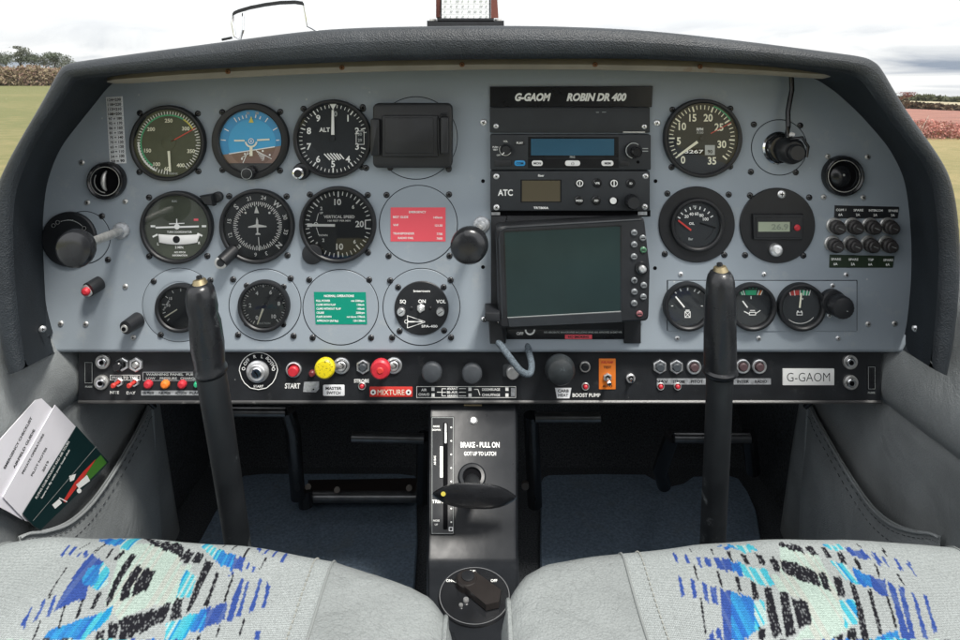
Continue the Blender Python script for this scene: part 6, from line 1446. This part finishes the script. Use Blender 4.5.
# ground point seen at a pixel
def gp2(px, py, lift=0):
    r = Vector(((px - 480) / F, 1, (80 - py) / F)); k = (-H + lift) / (r.z - TILT * r.x - TY); return r * k + Vector((0, 0, H))
slab('ploughed_field', mat('red_earth', (.34, .155, .115), .95, var=.2, vscale=.5, bump=.5, bscale=4), [(gp2(x, y).x, gp2(x, y).y) for x, y in ((300, 104), (1800, 152), (1800, 133), (300, 85))], .02)
slab('ploughed_field', mat('pale_stubble', (.46, .40, .26), .95, var=.15, vscale=.2), [(gp2(x, y).x, gp2(x, y).y) for x, y in ((300, 84), (1800, 134), (1800, 126), (300, 81.5))], .05)
def leafmat(name, col):
    return mat(name, col, .9, spec=.15, var=.45, vscale=1.5)
def shrubmass(name, label, cat, path, h, w, m, n, leaf_s, group=None, stems=None):
    """hedge or scrub: many leaf clumps through the volume along a path"""
    c = Vector(path[0]); c = (Vector(path[0]) + Vector(path[-1])) / 2; b = MB(None, m); rnd = random.Random(len(label))
    segs = list(zip(path, path[1:])); L = [(Vector(q) - Vector(p)).length for p, q in segs]; T = sum(L)
    for k in range(n):
        u = rnd.random() * T; i = 0
        while u > L[i] and i < len(L) - 1: u -= L[i]; i += 1
        p = Vector(segs[i][0]).lerp(Vector(segs[i][1]), u / L[i]); hh = h * (.62 + .5 * mnoise.noise(Vector((p.x * .3, p.y * .3, 0))) + .2 * mnoise.noise(Vector((p.x * 1.3, p.y, 2))))
        z = rnd.random() ** .8 * hh; p = p + Vector((rnd.gauss(0, w * .3), rnd.gauss(0, w * .3), z)); s = leaf_s * (.5 + rnd.random())
        a = Vector((rnd.gauss(0, 1), rnd.gauss(0, 1), rnd.gauss(0, 1))).normalized(); e = a.cross(Vector((rnd.gauss(0, 1), rnd.gauss(0, 1), rnd.gauss(0, 1)))).normalized()
        if b.mats and len(b.mats) == 1 and stems: b.use(stems); b.use(m)
        b.cur = 1 if (stems and rnd.random() < .3) else 0
        b.face([b.v(*(p - c + a * s)), b.v(*(p - c + e * s * .8)), b.v(*(p - c - a * s)), b.v(*(p - c - e * s * .8))])
    o = b.build(name, smooth=False, recalc=False); o.location = c; return tag(o, label, cat, group)
def tree(px, base_py, hpx, D, spread, label, m, seed, lean=0, cards=700, bare=False):
    x = (px - 480) / F * D; y = D; z = gz(x, y); h = hpx / F * D; rnd = random.Random(seed)
    t = empty('tree', (x, y, z), label, 'tree', 'far trees along the field edge')
    b = MB(None, mat('bark', (.10, .08, .065), .9)); b.tube([(0, 0, 0), (lean * .3, 0, h * .4), (lean * .6, 0, h * .7)], [h * .035, h * .025, h * .012], 8)
    tips = []
    for k in range(9):
        a = rnd.random() * 6.28; z0 = h * (.3 + .4 * rnd.random()); r = h * spread * (.4 + .6 * rnd.random()); tip = (cos(a) * r + lean, sin(a) * r, z0 + h * (.15 + .25 * rnd.random())); tips.append(tip)
        b.tube([(lean * .4, 0, z0), ((tip[0] + lean * .4) / 2, tip[1] / 2, (z0 + tip[2]) / 2 + .02 * h), tip], [h * .014, h * .009, h * .004], 6)
    b.build('trunk', t)
    b = MB(None, m)
    tips += [(lean, 0, h * .85), (lean + h * .1, 0, h * .75), (lean - h * .12, 0, h * .72)]
    for k in range(cards):
        q = Vector(rnd.choice(tips)); rr = h * spread * .42; d = Vector((rnd.gauss(0, 1), rnd.gauss(0, 1), rnd.gauss(0, .6))) * rr * .55; p = q + d
        if p.z > h: p.z = h - rnd.random() * .1 * h
        s = h * .024 * (.5 + rnd.random()); a = Vector((rnd.gauss(0, 1), rnd.gauss(0, 1), rnd.gauss(0, 1))).normalized(); e = a.cross(Vector((rnd.gauss(0, 1), rnd.gauss(0, 1), rnd.gauss(0, 1)))).normalized()
        b.face([b.v(*(p + a * s)), b.v(*(p + e * s * .8)), b.v(*(p - a * s)), b.v(*(p - e * s * .8))])
    b.build('crown', t, smooth=False, recalc=False)
TL = leafmat('hazed_leaf', (.14, .16, .12)); TL2 = leafmat('hazed_leaf_grey', (.18, .19, .16)); TR = leafmat('tree_leaf_russet', (.22, .075, .055))  # both greens are lightened and greyed to carry distance haze in their colour
for i, (px, hp, sp, lab) in enumerate(((-8, 26, .55, 'low dark tree cut by the left edge of the view'), (6, 22, .6, 'leftmost small round tree behind the brown hedge'), (19, 31, .30, 'tallest far tree with a flat topped crown on a bare trunk'), (34, 23, .5, 'round dark tree right of the flat topped one'),
        (46, 21, .5, 'lower dense tree between the two rounded ones'), (55, 26, .45, 'rounded tree near the corner of the hood'), (64, 20, .5, 'low tree just left of the hood corner'), (77, 17, .5, 'tree beyond the hood corner at the left'), (-30, 25, .5, 'tree outside the left of the view'))):
    tree(px, 80, hp, 230, sp, lab, TL if i % 2 else TL2, 40 + i, lean=(1.5 if i == 2 else 0), cards=1300)
HEDGE_H = 3.3; hb = [gp2(x, 85.5) for x in (-160, -60, 0, 30, 60, 100, 150)]
shrubmass('hedge', 'long brown and russet scrub hedge at the far edge of the left field', 'hedge', hb, HEDGE_H, 2.5, leafmat('hedge_brown', (.30, .24, .16)), 42000, .13, stems=leafmat('hedge_russet', (.29, .19, .15)))
rb = [gp2(x, 137.5) for x in (800, 860, 900, 940, 980, 1060)]
shrubmass('hedge', 'low pinkish red scrub bank at the far edge of the right field', 'hedge', rb, .95, 1.8, leafmat('scrub_pink', (.48, .21, .18)), 26000, .04, stems=leafmat('scrub_pale', (.50, .29, .24)))
rb = [gp2(x, y) for x, y in ((800, 104), (870, 107), (940, 110), (1060, 114.5))]
shrubmass('hedge', 'thin dark hedge line across the distant right fields', 'hedge', rb, 1.1, 1.5, leafmat('hedge_dark', (.11, .08, .05)), 5000, .3)
rb = [gp2(x, y) for x, y in ((780, 96.5), (900, 100.5), (1060, 105.5))]

shrubmass('hedge', 'faint green hedge on the right horizon', 'hedge', rb, 2.5, 3, leafmat('hedge_far', (.13, .14, .09)), 5000, .8)
tree(907, 105, 14, 120, .55, 'russet bushy tree on the right skyline', TR, 77, cards=900)
tree(896, 105, 10, 120, .6, 'lower russet bush beside the skyline tree', TR, 78, cards=600)
tree(955, 105, 6, 260, .6, 'tiny far tree at the right edge of the view', TL, 79, cards=300)
c = gp2(921, 139); b = MB(None, mat('pale_stake', (.6, .58, .5), .7)); b.tube([(0, 0, 0), (.05, 0, .45), (.32, 0, .95)], [.012, .012, .006], 8); b.tube([(.05, 0, .45), (-.1, 0, .75)], [.008, .004], 6); o = b.build('bare_twig'); o.location = c; tag(o, 'pale bare twig standing in front of the red scrub', 'twig')

# ------------------------------------------------------------------ world, light, camera
w = bpy.data.worlds.new('World'); S.world = w; w.use_nodes = True; nt = w.node_tree; N = nt.nodes; Lk = nt.links
bg = N['Background']; sky = N.new('ShaderNodeTexSky'); sky.sky_type = 'NISHITA'; sky.sun_disc = False; sky.sun_elevation = radians(58); sky.sun_rotation = radians(148)
s1 = N.new('ShaderNodeVectorMath'); s1.operation = 'SCALE'; s1.inputs['Scale'].default_value = .10; Lk.new(sky.outputs[0], s1.inputs[0])
tc = N.new('ShaderNodeTexCoord'); mp = N.new('ShaderNodeMapping'); mp.inputs['Scale'].default_value = (1.6, 1.6, 9.0); mp.inputs['Location'].default_value = (3.3, .4, .15); Lk.new(tc.outputs['Generated'], mp.inputs[0])
n1 = N.new('ShaderNodeTexNoise'); n1.inputs['Scale'].default_value = 2.3; n1.inputs['Detail'].default_value = 8; n1.inputs['Roughness'].default_value = .55; n1.inputs['Distortion'].default_value = .6; Lk.new(mp.outputs[0], n1.inputs['Vector'])
cr = N.new('ShaderNodeValToRGB'); e = cr.color_ramp.elements; e[0].position = .36; e[0].color = (.30, .355, .45, 1); e[1].position = .53; e[1].color = (1.0, 1.0, 1.0, 1); Lk.new(n1.outputs['Fac'], cr.inputs[0])
sx = N.new('ShaderNodeSeparateXYZ'); Lk.new(tc.outputs['Generated'], sx.inputs[0]); up = N.new('ShaderNodeMapRange'); up.inputs['From Min'].default_value = .02; up.inputs['From Max'].default_value = .09; Lk.new(sx.outputs['Z'], up.inputs['Value'])
mu = N.new('ShaderNodeMix'); mu.data_type = 'RGBA'; Lk.new(up.outputs[0], mu.inputs[0]); Lk.new(cr.outputs[0], mu.inputs[6]); mu.inputs[7].default_value = (1.02, 1.02, 1.03, 1)
mx = N.new('ShaderNodeMix'); mx.data_type = 'RGBA'; mx.inputs[0].default_value = .92; Lk.new(s1.outputs[0], mx.inputs[6]); Lk.new(mu.outputs[2], mx.inputs[7])
Lk.new(mx.outputs[2], bg.inputs['Color']); bg.inputs['Strength'].default_value = WORLD_STR
sun = bpy.data.lights.new('sun', 'SUN'); sun.energy = SUN_STR; sun.angle = radians(12); sun.color = (1, .96, .90); so = bpy.data.objects.new('sun', sun); C.objects.link(so)
az = radians(148); el = radians(58); d = Vector((sin(az) * cos(el), cos(az) * cos(el), sin(el))); so.rotation_euler = d.to_track_quat('Z', 'Y').to_euler(); so.location = (0, -3, 5)
cam = bpy.data.cameras.new('camera'); co_ = bpy.data.objects.new('camera', cam); C.objects.link(co_); co_.location = (0, 0, H); co_.rotation_euler = (radians(90), 0, 0)
cam.sensor_width = 36; cam.lens = F / 960 * 36; cam.shift_y = -.25; cam.clip_start = .01; cam.clip_end = 6000; S.camera = co_
S.render.engine = 'CYCLES'; S.view_settings.view_transform = 'Standard'; S.view_settings.look = 'None'; S.view_settings.exposure = EXPO; S.view_settings.gamma = 1

# sub-parts: markings belong to their dial, buttons to their ring, seams to their cushion
bpy.context.view_layer.update()
SUBS = {'dial': ('markings', 'red_line'), 'sky_card': ('markings',), 'cap_ring': ('button',), 'pocket_panel': ('piping', 'stitching', 'snap'), 'housing': ('lettering', 'handle_slot', 'latch'), 'lid': ('clip',),
        'display_window': ('display',), 'display_housing': ('display', 'button'), 'shield': ('key_barrel',), 'inner_bolster': ('stitching',), 'fabric_cushion': ('piping',), 'base': ('screw',), 'socket': ('collar',), 'plug': ('cable_tie', 'cable'),
        'rim': (), 'bezel': ('joystick',), 'button_strip': (), 'dial_plate': ('pivot',), 'grip': ('dot',), 'plate': ()}
for o in list(S.objects):
    if o.type == 'EMPTY':
        ch = {}
        for k in o.children: ch.setdefault(k.name.split('.')[0], []).append(k)
        for par, subs in SUBS.items():
            if par in ch:
                for sname in subs:
                    for k in ch.get(sname, []):
                        if k.parent == o and not k.children: k.parent = ch[par][0]
